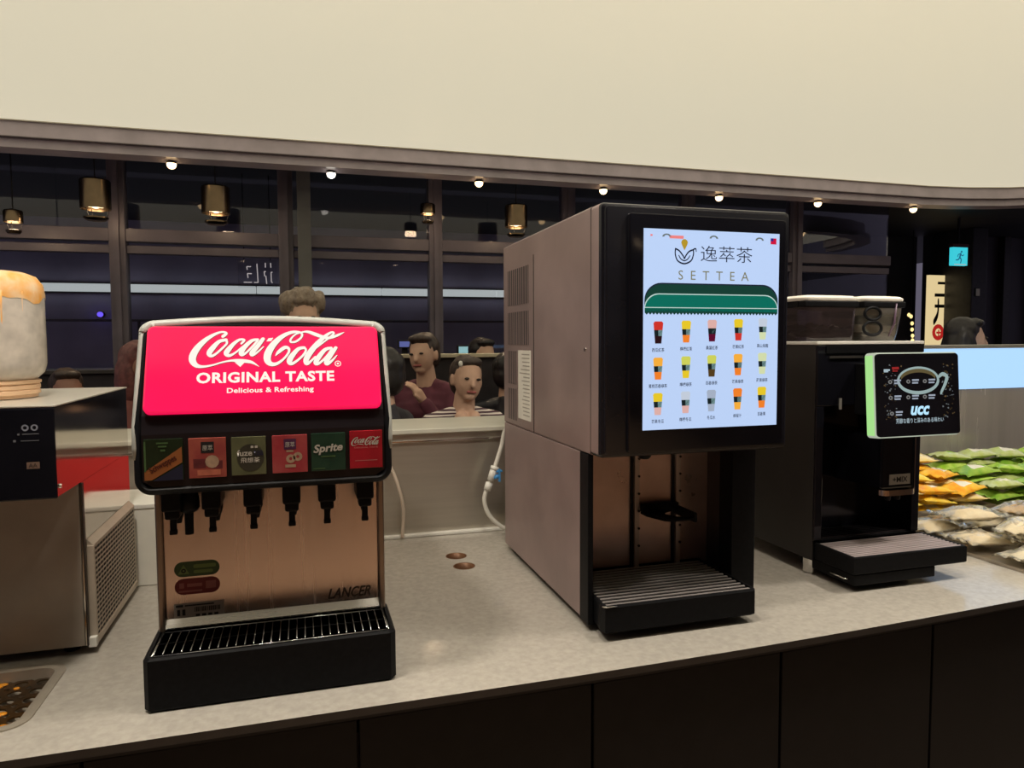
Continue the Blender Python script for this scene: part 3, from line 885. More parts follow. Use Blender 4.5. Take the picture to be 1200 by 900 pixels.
for i, (x0, x1, z0, z1) in enumerate(cards):
    c = box('flavour_card', x0, x1, CY - 0.003, CY + 0.006, z0, z1, cc[i], soda, 0.0008, label=labs[i])
    w, h = x1 - x0, z1 - z0
    q = lambda a, b: (x0 + a * w, z0 + b * h)
    R = lambda a, b, c_, d: [q(a, c_), q(b, c_), q(b, d), q(a, d)]
    if i == 0:
        flat('card_print', [[q(0.0, 0.02), q(0.0, 0.22), q(0.97, 0.80), q(0.97, 0.42), q(0.18, 0.02)]], CF, por, c, 0.0003)
        flat('card_print', [[q(0.2, 0.0), q(0.98, 0.0), q(0.98, 0.38)]], CF, pnv, c, 0.0002)
        flat('card_print', [R(0.0, 0.05, 0.22, 0.95)], CF, pgr, c, 0.0003)
        flat('card_print', [R(0.32, 0.62, 0.88, 0.92), R(0.36, 0.58, 0.80, 0.84), R(0.42, 0.54, 0.70, 0.75)], CF, pgr, c, 0.0004)
        text('card_lettering', 'Schweppes', CF, x0 + 0.10 * w, x0 + 0.86 * w, z0 + 0.28 * h, z0 + 0.48 * h, mat('card ink brown', (0.05, 0.008, 0.006), 0.4, var=0.05), c, bold=0.02, rot=0.50, shear=0.1)
    elif i in (1, 3):
        flat('card_print', [R(0.33, 0.68, 0.62, 0.9)], CF, ink if i == 1 else mat('card ink plum', (0.07, 0.02, 0.06), 0.4, var=0.1), c, 0.0003)
        text('card_lettering', '原萃', CF, x0 + 0.37 * w, x0 + 0.64 * w, z0 + 0.68 * h, z0 + 0.82 * h, pw, c)
        if i == 1:
            flat('card_print', [R(0.12, 0.45, 0.25, 0.48), R(0.62, 0.9, 0.22, 0.42)], CF, pma, c, 0.0002)
            flat('card_print', [[(q(0.62, 0.4)[0] + 0.012 * math.cos(t * pi / 6), q(0.62, 0.4)[1] + 0.012 * math.sin(t * pi / 6)) for t in range(12)]], CF, pal, c, 0.0003)
            flat('card_print', [R(0.22, 0.84, 0.06, 0.2)], CF, mat('card ink coral', (0.45, 0.13, 0.08), 0.4, var=0.2, scale=60), c, 0.0003)
        else:
            for k in (0, 1):
                flat('card_print', ring_poly(x0 + (0.52 + 0.2 * k) * w, z0 + (0.37 + 0.05 * k) * h, 0.003, 0.0085, 12), CF, pal, c, 0.0003)
            flat('card_print', [R(0.36, 0.66, 0.14, 0.22), R(0.4, 0.6, 0.55, 0.6)], CF, pal, c, 0.0003)
    elif i == 2:
        flat('card_print', [[(q(0.55, 0.45)[0] + 0.024 * math.cos(t * pi / 9), q(0.55, 0.45)[1] + 0.026 * math.sin(t * pi / 9)) for t in range(18)]], CF, mat('card ink dark olive', (0.035, 0.033, 0.022), 0.4, var=0.2), c, 0.0002)
        text('card_lettering', 'fuze', CF, x0 + 0.16 * w, x0 + 0.60 * w, z0 + 0.50 * h, z0 + 0.66 * h, pw, c, bold=0.02)
        text('card_lettering', 'tea', CF, x0 + 0.64 * w, x0 + 0.92 * w, z0 + 0.50 * h, z0 + 0.66 * h, pnv, c, bold=0.02)
        text('card_lettering', '飛想茶', CF, x0 + 0.26 * w, x0 + 0.82 * w, z0 + 0.32 * h, z0 + 0.46 * h, pw, c, bold=0.01)
        flat('card_print', [R(0.56, 0.64, 0.70, 0.76), R(0.68, 0.76, 0.70, 0.76)], CF, pw, c, 0.0004)
    elif i == 4:
        text('card_lettering', 'Sprite', CF, x0 + 0.06 * w, x0 + 0.92 * w, z0 + 0.44 * h, z0 + 0.72 * h, pw, c, bold=0.03, shear=0.25, rot=0.06)
        flat('card_print', [R(0.28, 0.7, 0.36, 0.40)], CF, pgr, c, 0.0003)
        flat('card_print', [R(0.05, 0.40, 0.05, 0.08)], CF, pgr, c, 0.0003)
    else:
        s_ = 0.0545 / 0.28
        sm = [[(x0 + 0.5 * w + (a + 0.057) * s_, z0 + 0.72 * h + (b_ - 0.128) * s_ * 1.15, cw * s_ * 1.1) for a, b_, cw in st] for st in LOGO]
        strokes('card_lettering', CF, sm, pw, c, 0.0004)
        text('card_lettering', 'ORIGINAL TASTE', CF, x0 + 0.14 * w, x0 + 0.86 * w, z0 + 0.535 * h, z0 + 0.575 * h, mat('card ink pink', (0.45, 0.16, 0.15), 0.4, var=0.05), c)
        flat('card_print', [R(0.16, 0.84, 0.20, 0.215)], CF, MATS['card ink pink'], c, 0.0003)

# valves with nozzle and lever
for i, x in enumerate((-0.243, -0.173, -0.098, -0.026, 0.042, 0.117)):
    bm = bmesh.new()
    abox(bm, x - 0.017, x + 0.017, 1.445, 1.53, 1.232, 1.273, 0.004)
    abox(bm, x - 0.013, x + 0.013, 1.450, 1.49, 1.216, 1.235, 0.004)
    v = link('valve', bm_mesh(bm), blackp, soda)
    lathe('nozzle', [(0.013, 1.233), (0.013, 1.222), (0.008, 1.205), (0.006, 1.196)], x + 0.002, 1.512, blackp, v, n=16)
    bm = bmesh.new()
    abox(bm, x - 0.006, x + 0.006, 1.464, 1.470, 1.187, 1.222, 0.0015)
    abox(bm, x - 0.007, x + 0.007, 1.462, 1.472, 1.184, 1.194, 0.002)
    link('lever', bm_mesh(bm), blackp, v)
    if i in (0,):
        lathe('water_spout', [(0.013, 1.272), (0.020, 1.250), (0.020, 1.232), (0.014, 1.224), (0.0085, 1.222), (0.0080, 1.180)], x + 0.026, 1.48, blackp, v, n=16)

# drip tray
bm = bmesh.new()
def tray_out(i, d=0.0):
    return [(-0.301 + i, 1.604), (-0.301 + i, 1.452 + i), (-0.292 + i, 1.441 + i + d), (0.163 - i, 1.441 + i + d), (0.174 - i, 1.452 + i), (0.174 - i, 1.604)]
lv = [(0.004, 0.8505), (0.0, 0.856), (0.0, 0.951), (0.004, 0.955), (0.009, 0.955), (0.011, 0.945), (0.012, 0.875)]
rings = [[bm.verts.new((u, v, z)) for u, v in tray_out(i)] for i, z in lv]
for a, b_ in zip(rings, rings[1:]):
    for k in range(6):
        bm.faces.new((a[k], a[(k + 1) % 6], b_[(k + 1) % 6], b_[k]))
bm.faces.new(rings[0]); bm.faces.new(rings[-1])
dt = link('drip_tray', bm_mesh(bm), blackp, soda)
wire = mat('bright wire', (0.62, 0.62, 0.60), 0.22, 1.0, var=0.05)
for i in range(28):
    f = i / 27
    tube('grid_wire', [(-0.285 + 0.443 * f, 1.462, 0.9545), (-0.285 + 0.443 * f, 1.574, 0.9545)], 0.0011, wire, dt, n=6)
for y in (1.460, 1.518, 1.577):
    tube('grid_bar', [(-0.288, y, 0.952), (0.161, y, 0.952)], 0.0014, wire if y != 1.518 else blackp, dt, n=6)
tube('grid_bar', [(-0.288, 1.460, 0.952), (-0.288, 1.577, 0.952)], 0.0014, wire, dt, n=6)
tube('grid_bar', [(0.161, 1.460, 0.952), (0.161, 1.577, 0.952)], 0.0014, wire, dt, n=6)

# ================================================================== TEA MACHINE
tea = thing('tea_machine', 'tall bronze-grey drink machine with a big lit menu screen and drip grid', 'drink machine', (0.896, 1.87, 0.85))
tsteel = mat('bronze grey steel', (0.34, 0.255, 0.245), 0.40, 0.35, var=0.14, scale=5, rvar=0.08)
tdark = mat('tea black front', (0.010, 0.010, 0.014), 0.22, var=0.15, scale=10)
def rbox_y(name, x0, x1, z0, z1, y0, y1, r, m, parent, bev=0.0, **k):
    bm = bmesh.new()
    ins = [(0.0, y1)]
    prof = [(bev, y0), (bev * 0.3, y0 + bev * 0.3), (0.0, y0 + bev), (0.0, y1)] if bev else [(0, y0), (0, y1)]
    rings = [[bm.verts.new((u, y, v)) for u, v in rrect(x0 + i, x1 - i, z0 + i, z1 - i, max(r - i, 0.001), 5)] for i, y in prof]
    for a, b in zip(rings, rings[1:]):
        n = len(a)
        for q in range(n):
            bm.faces.new((a[q], a[(q + 1) % n], b[(q + 1) % n], b[q]))
    bm.faces.new(rings[0]); bm.faces.new(rings[-1][::-1])
    o = link(name, bm_mesh(bm), m, parent, **k)
    autosmooth(o, 35)
    return o
rbox_y('upper_housing', 0.646, 1.146, 1.282, 1.86, 1.534, 2.272, 0.006, tsteel, tea)
ff = rbox_y('front_frame', 0.646, 1.146, 1.282, 1.861, 1.478, 1.532, 0.012, tsteel, tea, 0.010)
ff.data.materials.append(tdark)
for p in ff.data.polygons:
    if p.normal.y < -0.2 or p.normal.z < -0.3 or p.normal.x > 0.3:
        p.material_index = 1
rbox_y('front_glass', 0.655, 1.137, 1.290, 1.853, 1.4735, 1.4785, 0.010, tdark, tea, 0.002)
bez = rbox_y('screen_bezel', 0.708, 1.124, 1.293, 1.838, 1.464, 1.4733, 0.008, blackg, tea, 0.003)
scr_m = emat('screen pale blue', srgb(178, 200, 236), 0.92, 0.2)
scr = box('screen', 0.745, 1.104, 1.4628, 1.4645, 1.345, 1.804, scr_m, tea, label='lit menu screen with tea cups')
TF = lambda u, v, w: (0.745 + u * 0.359, 1.4628 - w, 1.345 + v * 0.459)
inkb = emat('screen ink navy', srgb(34, 40, 62), 0.6)
inkg = emat('screen ink olive', srgb(120, 118, 90), 0.9)
gold = emat('screen gold', srgb(170, 140, 40), 0.9)
text('screen_lettering', '逸萃茶', TF, 0.405, 0.79, 0.845, 0.925, inkb, scr, bold=-0.006)
text('screen_lettering', 'S  E  T  T  E  A', TF, 0.245, 0.765, 0.752, 0.798, inkg, scr)
# leaf emblem
em = [[(0.222, 0.905, .008), (0.25, 0.895, .008), (0.278, 0.87, .008), (0.287, 0.858, .008), (0.297, 0.872, .008), (0.32, 0.893, .008), (0.352, 0.903, .008)],
      [(0.222, 0.905, .008), (0.222, 0.875, .008), (0.24, 0.845, .008), (0.287, 0.832, .008), (0.335, 0.848, .008), (0.352, 0.88, .008), (0.352, 0.903, .008), (0.368, 0.908, .007), (0.372, 0.895, .006)],
      [(0.247, 0.872, .006), (0.262, 0.855, .006), (0.287, 0.847, .006), (0.31, 0.855, .006), (0.326, 0.872, .006)]]
strokes('emblem', TF, em, inkb, scr, 0.0005)
flat('emblem_drop', [[(0.287 + 0.024 * math.cos(t * pi / 8), 0.936 + 0.018 * math.sin(t * pi / 8)) for t in range(9)] + [(0.268, 0.925), (0.287, 0.898), (0.306, 0.925)]], TF, gold, scr, 0.0005)
# status marks and flag along the top
flat('status_mark', [rect(0.045, 0.06, 0.963, 0.972), rect(0.18, 0.28, 0.955, 0.970)], TF, emat('screen coral', srgb(236, 130, 130), 0.8), scr, 0.0005)
for ux in (0.16, 0.50, 0.845):
    flat('status_mark', [[(ux + 0.032 * math.cos(t * pi / 8), 0.962 + 0.016 * math.sin(t * pi / 8)) for t in range(9)] + [(ux + 0.018 * math.cos(t * pi / 8), 0.962 + 0.009 * math.sin(t * pi / 8)) for t in range(8, -1, -1)]], TF, emat('screen grey arc', srgb(120, 130, 130), 0.6), scr, 0.0005)
flat('flag_icon', [rect(0.93, 0.975, 0.945, 0.976)], TF, emat('flag red', srgb(205, 20, 60), 0.8), scr, 0.0005)
flat('flag_icon', [rect(0.93, 0.952, 0.961, 0.976)], TF, emat('flag blue', srgb(50, 40, 130), 0.8), scr, 0.0007)
# awning
g1, g2, g3 = emat('awning green', srgb(10, 108, 92), 0.8), emat('awning deep green', srgb(22, 62, 52), 0.8), emat('awning line', srgb(190, 215, 210), 0.8)
def top_round(x0, x1, y0, y1, r, n=8):
    return [(x0, y0), (x1, y0)] + [(x1 - r + r * math.cos(math.radians(90 * i / n)), y1 - r * 0.72 + r * 0.72 * math.sin(math.radians(90 * i / n))) for i in range(n + 1)] + \
           [(x0 + r + r * math.cos(math.radians(90 + 90 * i / n)), y1 - r * 0.72 + r * 0.72 * math.sin(math.radians(90 + 90 * i / n))) for i in range(n + 1)]
flat('awning', [top_round(0.006, 0.994, 0.600, 0.735, 0.12)], TF, inkb, scr, 0.0003)
flat('awning', [top_round(0.010, 0.990, 0.600, 0.728, 0.12)], TF, g2, scr, 0.0004)
flat('awning', [top_round(0.006, 0.994, 0.598, 0.682, 0.10)], TF, g3, scr, 0.0005)
flat('awning', [top_round(0.010, 0.990, 0.592, 0.677, 0.10)], TF, g1, scr, 0.0006)
flat('awning', [rect(0.008, 0.992, 0.610, 0.614)], TF, g3, scr, 0.0007)
flat('awning', [rect(0.008, 0.992, 0.586, 0.609)] + [[(0.01 + 0.0245 * i, 0.586), (0.01 + 0.0245 * i + 0.012, 0.576), (0.01 + 0.0245 * i + 0.0245, 0.586)] for i in range(40)], TF, g2, scr, 0.0006)
# cups
cupc = {'r': srgb(200, 50, 40), 'k': srgb(40, 18, 22), 'y': srgb(225, 195, 40), 'o': srgb(235, 125, 40), 'p': srgb(215, 170, 165), 'm': srgb(90, 10, 45), 'g': srgb(205, 215, 170),
        'w': srgb(190, 200, 215), 'l': srgb(200, 205, 90), 'b': srgb(80, 60, 30), 'a': srgb(240, 170, 60), 's': srgb(160, 172, 192)}
cm = {k: emat('cup colour ' + k, v, 0.85) for k, v in cupc.items()}
cb1, cb2 = emat('cup band dark', srgb(20, 34, 36), 0.8), emat('cup band grey', srgb(110, 140, 140), 0.8)
rows_ = [('rk', 'yo', 'pm', 'yr', 'wg'), ('ao', 'ly', 'lb', 'ao', 'gg'), ('yp', 'wp', 'ss', 'oa', 'yo')]
names = [('西瓜紅茶', '檸檬紅茶', '桑葚紅茶', '芒果紅茶', '高山烏龍'), ('蜜桃百香綠茶', '檸檬綠茶', '百香綠茶', '芒果綠茶', '蘋果綠茶'), ('芒果冬瓜', '檸檬冬瓜', '冬瓜水', '柳橙汁', '百香果')]
for r in range(3):
    for c in range(5):
        u = (0.105, 0.305, 0.495, 0.693, 0.880)[c]
        v = (0.433, 0.253, 0.075)[r] + 0.0045 * c
        t, b_ = rows_[r][c]
        hh = 0.105
        P = []
        def quad(f0, f1):
            w0, w1 = 0.022 + 0.013 * f0, 0.022 + 0.013 * f1
            return [(u - w0, v + f0 * hh), (u + w0, v + f0 * hh), (u + w1, v + f1 * hh), (u - w1, v + f1 * hh)]
        P = [quad(0, 0.36), quad(0.36, 0.64), quad(0.64, 0.95)]
        w_ = 0.024 + 0.013 * 0.95
        P.append([(u - w_, v + 0.95 * hh), (u + w_, v + 0.95 * hh), (u + w_ * 0.7, v + 1.05 * hh), (u - w_ * 0.7, v + 1.05 * hh)])
        q = quad(0.36, 0.64)
        P.append([((q[0][0] + q[1][0]) / 2, q[0][1]), q[1], q[2], ((q[2][0] + q[3][0]) / 2, q[2][1])])
        k = flat('cup_icon', P, TF, [cm[b_], cb1, cm[t], cb2], scr, 0.0005, [0, 1, 2, 2, 3])
        hw = 0.065 if len(names[r][c]) > 4 else 0.013 * len(names[r][c]) - 0.008
        text('cup_caption', names[r][c], TF, u - hw, u + hw, v - 0.042, v - 0.022, inkb, scr, bold=0.01)
# lower body
box('side_panel', 0.646, 0.656, 1.602, 2.27, 0.872, 1.281, tsteel, tea, 0.001)
box('front_post', 0.646, 0.660, 1.548, 1.601, 0.866, 1.281, blackp, tea, 0.002)
box('front_post', 1.075, 1.146, 1.600, 1.66, 0.872, 1.281, blackp, tea, 0.002)
box('side_panel', 1.132, 1.146, 1.66, 2.27, 0.872, 1.281, tsteel, tea, 0.001)
box('base_plate', 0.657, 1.131, 1.62, 2.27, 0.868, 0.90, blackp, tea)
box('rear_panel', 0.657, 1.131, 2.26, 2.27, 0.90, 1.281, tsteel, tea)
cav = mat('warm cavity steel', (0.66, 0.53, 0.48), 0.30, 0.7, var=0.12, scale=9, rvar=0.1)
box('cavity_back', 0.657, 1.131, 1.752, 1.760, 0.90, 1.281, cav, tea)
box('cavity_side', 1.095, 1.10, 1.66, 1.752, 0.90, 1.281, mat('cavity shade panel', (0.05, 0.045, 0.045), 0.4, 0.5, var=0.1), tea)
for x in (0.862, 0.988):
    rl = box('cup_rail', x, x + 0.014, 1.736, 1.751, 0.93, 1.280, mat('pale rail', (0.50, 0.45, 0.41), 0.35, 0.4, var=0.05), tea, 0.001)
    box('rail_groove', x - 0.007, x - 0.001, 1.745, 1.7515, 0.93, 1.280, black_m, tea)
    for i in range(6):
        lathe('stud', [(0.003, 1.7355), (0.0035, 1.732)], x + 0.011, 0.99 + 0.048 * i, black_m, rl, n=10, axis='Y')
# cup shelf: plate with a finger notch and two arms
prism('cup_shelf', [(0.878, 1.735), (0.878, 1.700), (0.900, 1.640), (0.918, 1.628), (0.990, 1.628), (0.990, 1.640), (0.945, 1.655), (0.928, 1.690), (0.945, 1.722), (0.975, 1.735)], XY, 1.078, 1.084, blackp, tea, 0.001)
box('shelf_arm', 0.980, 0.988, 1.625, 1.736, 1.072, 1.098, blackp, tea, 0.002)
box('shelf_bracket', 0.877, 0.99, 1.724, 1.736, 1.085, 1.105, blackp, tea, 0.002)
tube('outlet_pipe', catmull([(0.96, 1.70, 1.29), (0.958, 1.70, 1.272), (0.952, 1.70, 1.262)], 3), 0.006, steel, tea)
lathe('outlet', [(0.016, 1.281), (0.016, 1.268), (0.011, 1.262)], 0.80, 1.56, blackp, tea, n=16)
# tray
bm = bmesh.new()
ty0, ty1 = 1.478, 1.745
def t_out(i):
    return [(0.662 + i, ty1), (0.662 + i, 1.53), (0.652 + i + 0.004, 1.50), (0.660 + i, ty0 + i), (1.062 - i, ty0 + i), (1.070 - i, 1.49 + i), (1.070 - i, ty1)]
lv = [(0.006, 0.869), (0.0, 0.874), (0.0, 0.931), (0.003, 0.935), (0.008, 0.935), (0.010, 0.925), (0.011, 0.90)]
rings = [[bm.verts.new((u, v, z)) for u, v in t_out(i)] for i, z in lv]
for a, b_ in zip(rings, rings[1:]):
    n = len(a)
    for k in range(n):
        bm.faces.new((a[k], a[(k + 1) % n], b_[(k + 1) % n], b_[k]))
bm.faces.new(rings[0]); bm.faces.new(rings[-1])
tt = link('drip_tray', bm_mesh(bm), blackp, tea)
for i in range(13):
    y = 1.490 + 0.0192 * i
    box('grid_bar', 0.668, 1.056, y, y + 0.007, 0.9305, 0.9345, mat('satin tray bar', (0.30, 0.27, 0.26), 0.35, 0.3, var=0.05), tt, 0.0008)
tube('corner_trim', [(0.657, 1.492, 0.932), (0.658, 1.482, 0.9345), (0.664, 1.4768, 0.935), (0.69, 1.4768, 0.935)], 0.0016, chrome, tt, n=6)
# seam groove, screws, vents, label on the left side
SF = lambda u, v, w: (0.646 - w, u, v)
box('seam', 0.6455, 0.6462, 1.532, 1.5345, 1.285, 1.857, black_m, tea)
def slats(y0, y1, z0, z1, n):
    bm = bmesh.new()
    for i in range(n):
        y = y0 + (y1 - y0) * (i + 0.15) / n
        abox(bm, 0.6448, 0.6462, y, y + (y1 - y0) / n * 0.42, z0, z1)
    return bm
vd = mat('vent recess', (0.03, 0.026, 0.026), 0.5, var=0.1)
for y0, y1, z0, z1, n in ((2.006, 2.222, 1.664, 1.776, 10), (2.006, 2.222, 1.540, 1.642, 10), (2.132, 2.222, 1.415, 1.520, 5), (2.132, 2.222, 1.300, 1.400, 5)):
    bm = slats(y0, y1, z0, z1, n)
    v = box('vent', 0.6452, 0.6464, y0, y1, z0, z1, vd, tea)
    link('vent_slats', bm_mesh(bm), tsteel, v, kind='stuff')
v = box('rating_label', 0.6450, 0.6462, 1.985, 2.110, 1.312, 1.523, paperw, tea, label='white printed rating label')
bm = bmesh.new()
for i in range(17):
    z = 1.325 + i * 0.0115
    abox(bm, 0.6447, 0.6451, 1.995, 1.995 + random.uniform(0.06, 0.105), z, z + 0.0035)
link('label_print', bm_mesh(bm), mat('label grey print', (0.35, 0.32, 0.28), 0.6, var=0.1), v, kind='stuff')
box('service_panel', 0.6448, 0.6462, 1.955, 1.958, 1.285, 1.80, black_m, tea)
lathe('screw', [(0.005, 0.6462), (0.0045, 0.6435)], 1.565, 1.53, chrome, tea, n=10, axis='X')
for y in (1.60, 1.92, 2.22):
    for x in (0.675, 1.115):
        lathe('foot', [(0.012, 0.8505), (0.014, 0.856), (0.008, 0.860), (0.008, 0.869)], x, y, blackp, tea, n=14)

# ================================================================== COFFEE MACHINE
cof = thing('coffee_machine', 'black bean-to-cup coffee machine with a glowing green-edged touch screen', 'coffee machine', (1.635, 1.95, 0.85))
cside = mat('charcoal side panel', (0.040, 0.036, 0.033), 0.42, 0.3, var=0.12, scale=8, rvar=0.06)
box('side_panel', 1.44, 1.448, 1.735, 2.35, 0.895, 1.536, cside, cof, 0.002)
box('side_panel', 1.822, 1.83, 1.735, 2.35, 0.895, 1.536, cside, cof, 0.002)
box('rear_body', 1.449, 1.821, 1.86, 2.345, 0.905, 1.535, blackp, cof)
box('base', 1.445, 1.825, 1.735, 1.86, 0.895, 0.955, blackp, cof, 0.002)
box('upper_front', 1.441, 1.829, 1.728, 1.859, 1.355, 1.535, blackg, cof, 0.003)
box('front_jamb', 1.441, 1.468, 1.728, 1.859, 0.956, 1.354, blackg, cof, 0.002)
box('front_jamb', 1.802, 1.829, 1.728, 1.859, 0.956, 1.354, blackg, cof, 0.002)
box('cavity_panel', 1.469, 1.801, 1.845, 1.859, 0.956, 1.354, blackg, cof)
box('top_plate', 1.438, 1.832, 1.727, 2.352, 1.536, 1.546, mat('top plate', (0.76, 0.73, 0.67), 0.35, 0.1, var=0.04), cof, 0.002)
box('top_edge', 1.470, 1.828, 1.7245, 1.7275, 1.512, 1.534, blackp, cof)
box('light_strip', 1.482, 1.60, 1.7235, 1.7275, 1.496, 1.503, mat('dim steel strip', (0.14, 0.13, 0.12), 0.3, 0.8, var=0.1), cof)
box('button', 1.520, 1.527, 1.7235, 1.7275, 1.345, 1.378, mat('button grey', (0.30, 0.29, 0.27), 0.4, var=0.05), cof)
box('tag_plate', 1.475, 1.535, 1.8435, 1.8452, 1.225, 1.255, mat('copper tag', (0.10, 0.06, 0.045), 0.4, 0.4, var=0.1), cof)
# spout
bm = bmesh.new()
abox(bm, 1.602, 1.718, 1.645, 1.845, 1.115, 1.27, 0.006)
spo = link('spout', bm_mesh(bm), blackg, cof)
bm = bmesh.new()
pts = rrect(1.600, 1.722, 1.632, 1.70, 0.022, 5)
aprism(bm, pts, XY, 1.098, 1.114)
autosmooth(link('spout_band', bm_mesh(bm), mat('copper chrome', (0.62, 0.50, 0.42), 0.2, 1.0, var=0.05), spo))
box('spout_edge', 1.7185, 1.7215, 1.642, 1.648, 1.10, 1.30, chrome, spo)
pl = box('name_plate', 1.630, 1.704, 1.6425, 1.6447, 1.128, 1.158, mat('plate silver', (0.46, 0.44, 0.40), 0.35, 0.5, var=0.05), spo)
text('plate_lettering', '+MIX', lambda u, v, w: (u, 1.6425 - w, v), 1.640, 1.694, 1.135, 1.151, black_m, spo, bold=0.02)
for x in (1.645, 1.68):
    lathe('nozzle', [(0.009, 1.098), (0.008, 1.080), (0.006, 1.078)], x, 1.664, blackp, spo, n=14)
# screen unit, leaning back slightly
SA = Vector((1.518, 1.583, 1.276)); SU = Vector((1, 0, 0)); SV = Vector((0, 0.017, 0.238)); SW = Vector((0, -1, 0.07)).normalized()
def CFn(u, v, w):
    p = SA + SU * (u * 0.300) + SV * v + SW * w
    return tuple(p)
bm = bmesh.new()
rp = rrect(0.0, 1.0, 0.0, 1.0, 0.045, 5)
rp2 = rrect(0.012, 0.988, 0.015, 0.985, 0.04, 5)
lay = [(rp2, -0.035), (rp, -0.030), (rp, -0.002), (rp2, 0.0)]
rings = [[bm.verts.new(CFn(u, v, w)) for u, v in P] for P, w in lay]
for a, b_ in zip(rings, rings[1:]):
    n = len(a)
    for k in range(n):
        bm.faces.new((a[k], a[(k + 1) % n], b_[(k + 1) % n], b_[k]))
bm.faces.new(rings[0]); bm.faces.new(rings[-1][::-1])
for f in bm.faces:
    f.material_index = 0
for v in rings[0]:
    for f in v.link_faces:
        f.material_index = 1
glow_edge = emat('green white edge light', srgb(176, 238, 150), 0.72)
for f in bm.faces:
    f.normal_update()
    if f.material_index == 0 and f.calc_center_median().x > 1.5195:
        f.material_index = 2
hs = link('screen_housing', bm_mesh(bm), [glow_edge, blackp, emat('white edge light', srgb(206, 216, 196), 0.55)], cof, label='touch screen with a glowing green rim')
bm = bmesh.new()
for P, w in ((rp2, 0.0003), (rp2, 0.0045)):
    pass
aprism(bm, rp2, lambda u, v, w: CFn(u, v, w), 0.0003, 0.0045)
link('touch_glass', bm_mesh(bm), blackg, hs)
box('screen_bracket', 1.575, 1.76, 1.634, 1.727, 1.33, 1.48, blackp, cof, 0.003)
TW = 0.0050
wht = emat('screen soft white', srgb(176, 196, 206), 0.75)
cupl = emat('cup steel blue', srgb(150, 172, 172), 0.75)
cupd = emat('cup inner bronze', srgb(110, 98, 66), 0.5)
def ell(cx_, cy_, rx, ry, a0=0, a1=360, n=40):
    return [(cx_ + rx * math.cos(math.radians(a0 + (a1 - a0) * i / n)), cy_ + ry * math.sin(math.radians(a0 + (a1 - a0) * i / n))) for i in range(n + 1)]
def band(o, i_):
    return [[o[k], o[k + 1], i_[k + 1], i_[k]] for k in range(len(o) - 1)]
cf = lambda u, v, w: CFn(u, v, w)
flat('cup_rim', band(ell(0.50, 0.665, 0.25, 0.165), ell(0.50, 0.672, 0.222, 0.132)), cf, cupl, hs, TW)
flat('cup_inside', band(ell(0.50, 0.672, 0.222, 0.132, 20, 160), ell(0.50, 0.64, 0.212, 0.12, 20, 160)), cf, cupd, hs, TW)
strokes('cup_handle', cf, [[(0.74, 0.70, .03), (0.79, 0.735, .045), (0.84, 0.70, .04), (0.815, 0.61, .035), (0.775, 0.53, .028), (0.765, 0.50, .02)]], cupl, hs, TW + 0.0002)
text('screen_lettering', 'ucc', cf, 0.40, 0.625, 0.255, 0.365, emat('logo pale blue', srgb(176, 222, 246), 0.9), hs, bold=0.035, shear=0.25, thick=TW)
text('screen_lettering', '芳醇な香りと深みのある味わい', cf, 0.225, 0.79, 0.165, 0.225, wht, hs, bold=0.004, thick=TW)
ic, tx = [], []
for (u, v) in ((0.17, 0.655), (0.38, 0.655), (0.575, 0.655), (0.17, 0.47), (0.375, 0.47), (0.57, 0.47), (0.18, 0.285)):
    ic += ring_poly(u, v, 0.010, 0.024, 10)
    tx += [rect(u + 0.045, u + 0.125, v + 0.006, v + 0.026), rect(u + 0.045, u + 0.115, v - 0.026, v - 0.008)]
flat('menu_icons', ic, cf, emat('icon grey', srgb(130, 130, 130), 0.6), hs, TW + 0.0003, kind='stuff')
flat('menu_captions', tx, cf, emat('caption grey', srgb(160, 170, 186), 0.7), hs, TW + 0.0003, kind='stuff')
sp_ = []
for i in range(150):
    u, v = random.choice((random.uniform(0.09, 0.24), random.uniform(0.78, 0.93), random.uniform(0.09, 0.93))), random.uniform(0.22, 0.86)
    if 0.24 < u < 0.78 and v < 0.82:
        continue
    r = random.uniform(0.004, 0.012)
    sp_.append([(u + r * math.cos(t * 1.57 + i), v + r * random.uniform(0.4, 1.4) * math.sin(t * 1.57 + i)) for t in range(4)])
flat('bean_specks', sp_, cf, [emat('speck grey', srgb(120, 126, 128), 0.5), emat('speck bronze', srgb(110, 90, 60), 0.5)], hs, TW, [i % 2 for i in range(len(sp_))], kind='stuff')
flat('status_mark', [rect(0.10, 0.17, 0.785, 0.805), rect(0.10, 0.15, 0.77, 0.782)], cf, wht, hs, TW + 0.0003)
flat('status_mark', [rect(0.195, 0.275, 0.80, 0.83), rect(0.20, 0.26, 0.775, 0.79)], cf, emat('screen red', srgb(150, 40, 40), 0.7), hs, TW + 0.0003)
# drip tray
bm = bmesh.new()
def c_out(i):
    return [(1.446 + i, 1.73), (1.446 + i, 1.572 + i), (1.846 - i, 1.572 + i), (1.846 - i, 1.73)]
lv = [(0.004, 0.900), (0.0, 0.904), (0.0, 0.947), (0.002, 0.950), (0.007, 0.950), (0.009, 0.915)]
rings = [[bm.verts.new((u, v, z)) for u, v in c_out(i)] for i, z in lv]
for a, b_ in zip(rings, rings[1:]):
    for k in range(4):
        bm.faces.new((a[k], a[(k + 1) % 4], b_[(k + 1) % 4], b_[k]))
bm.faces.new(rings[0]); bm.faces.new(rings[-1])
c_t = link('drip_tray', bm_mesh(bm), blackp, cof)
box('drip_drawer', 1.452, 1.735, 1.576, 1.80, 0.868, 0.8995, blackp, cof, 0.003)
tube('tray_handle', [(1.452, 1.66, 0.884), (1.440, 1.655, 0.884), (1.440, 1.60, 0.884), (1.452, 1.595, 0.884)], 0.002, chrome, cof, n=6)
warm_bar = mat('warm tray bar', (0.60, 0.50, 0.50), 0.4, 0.2, var=0.06)
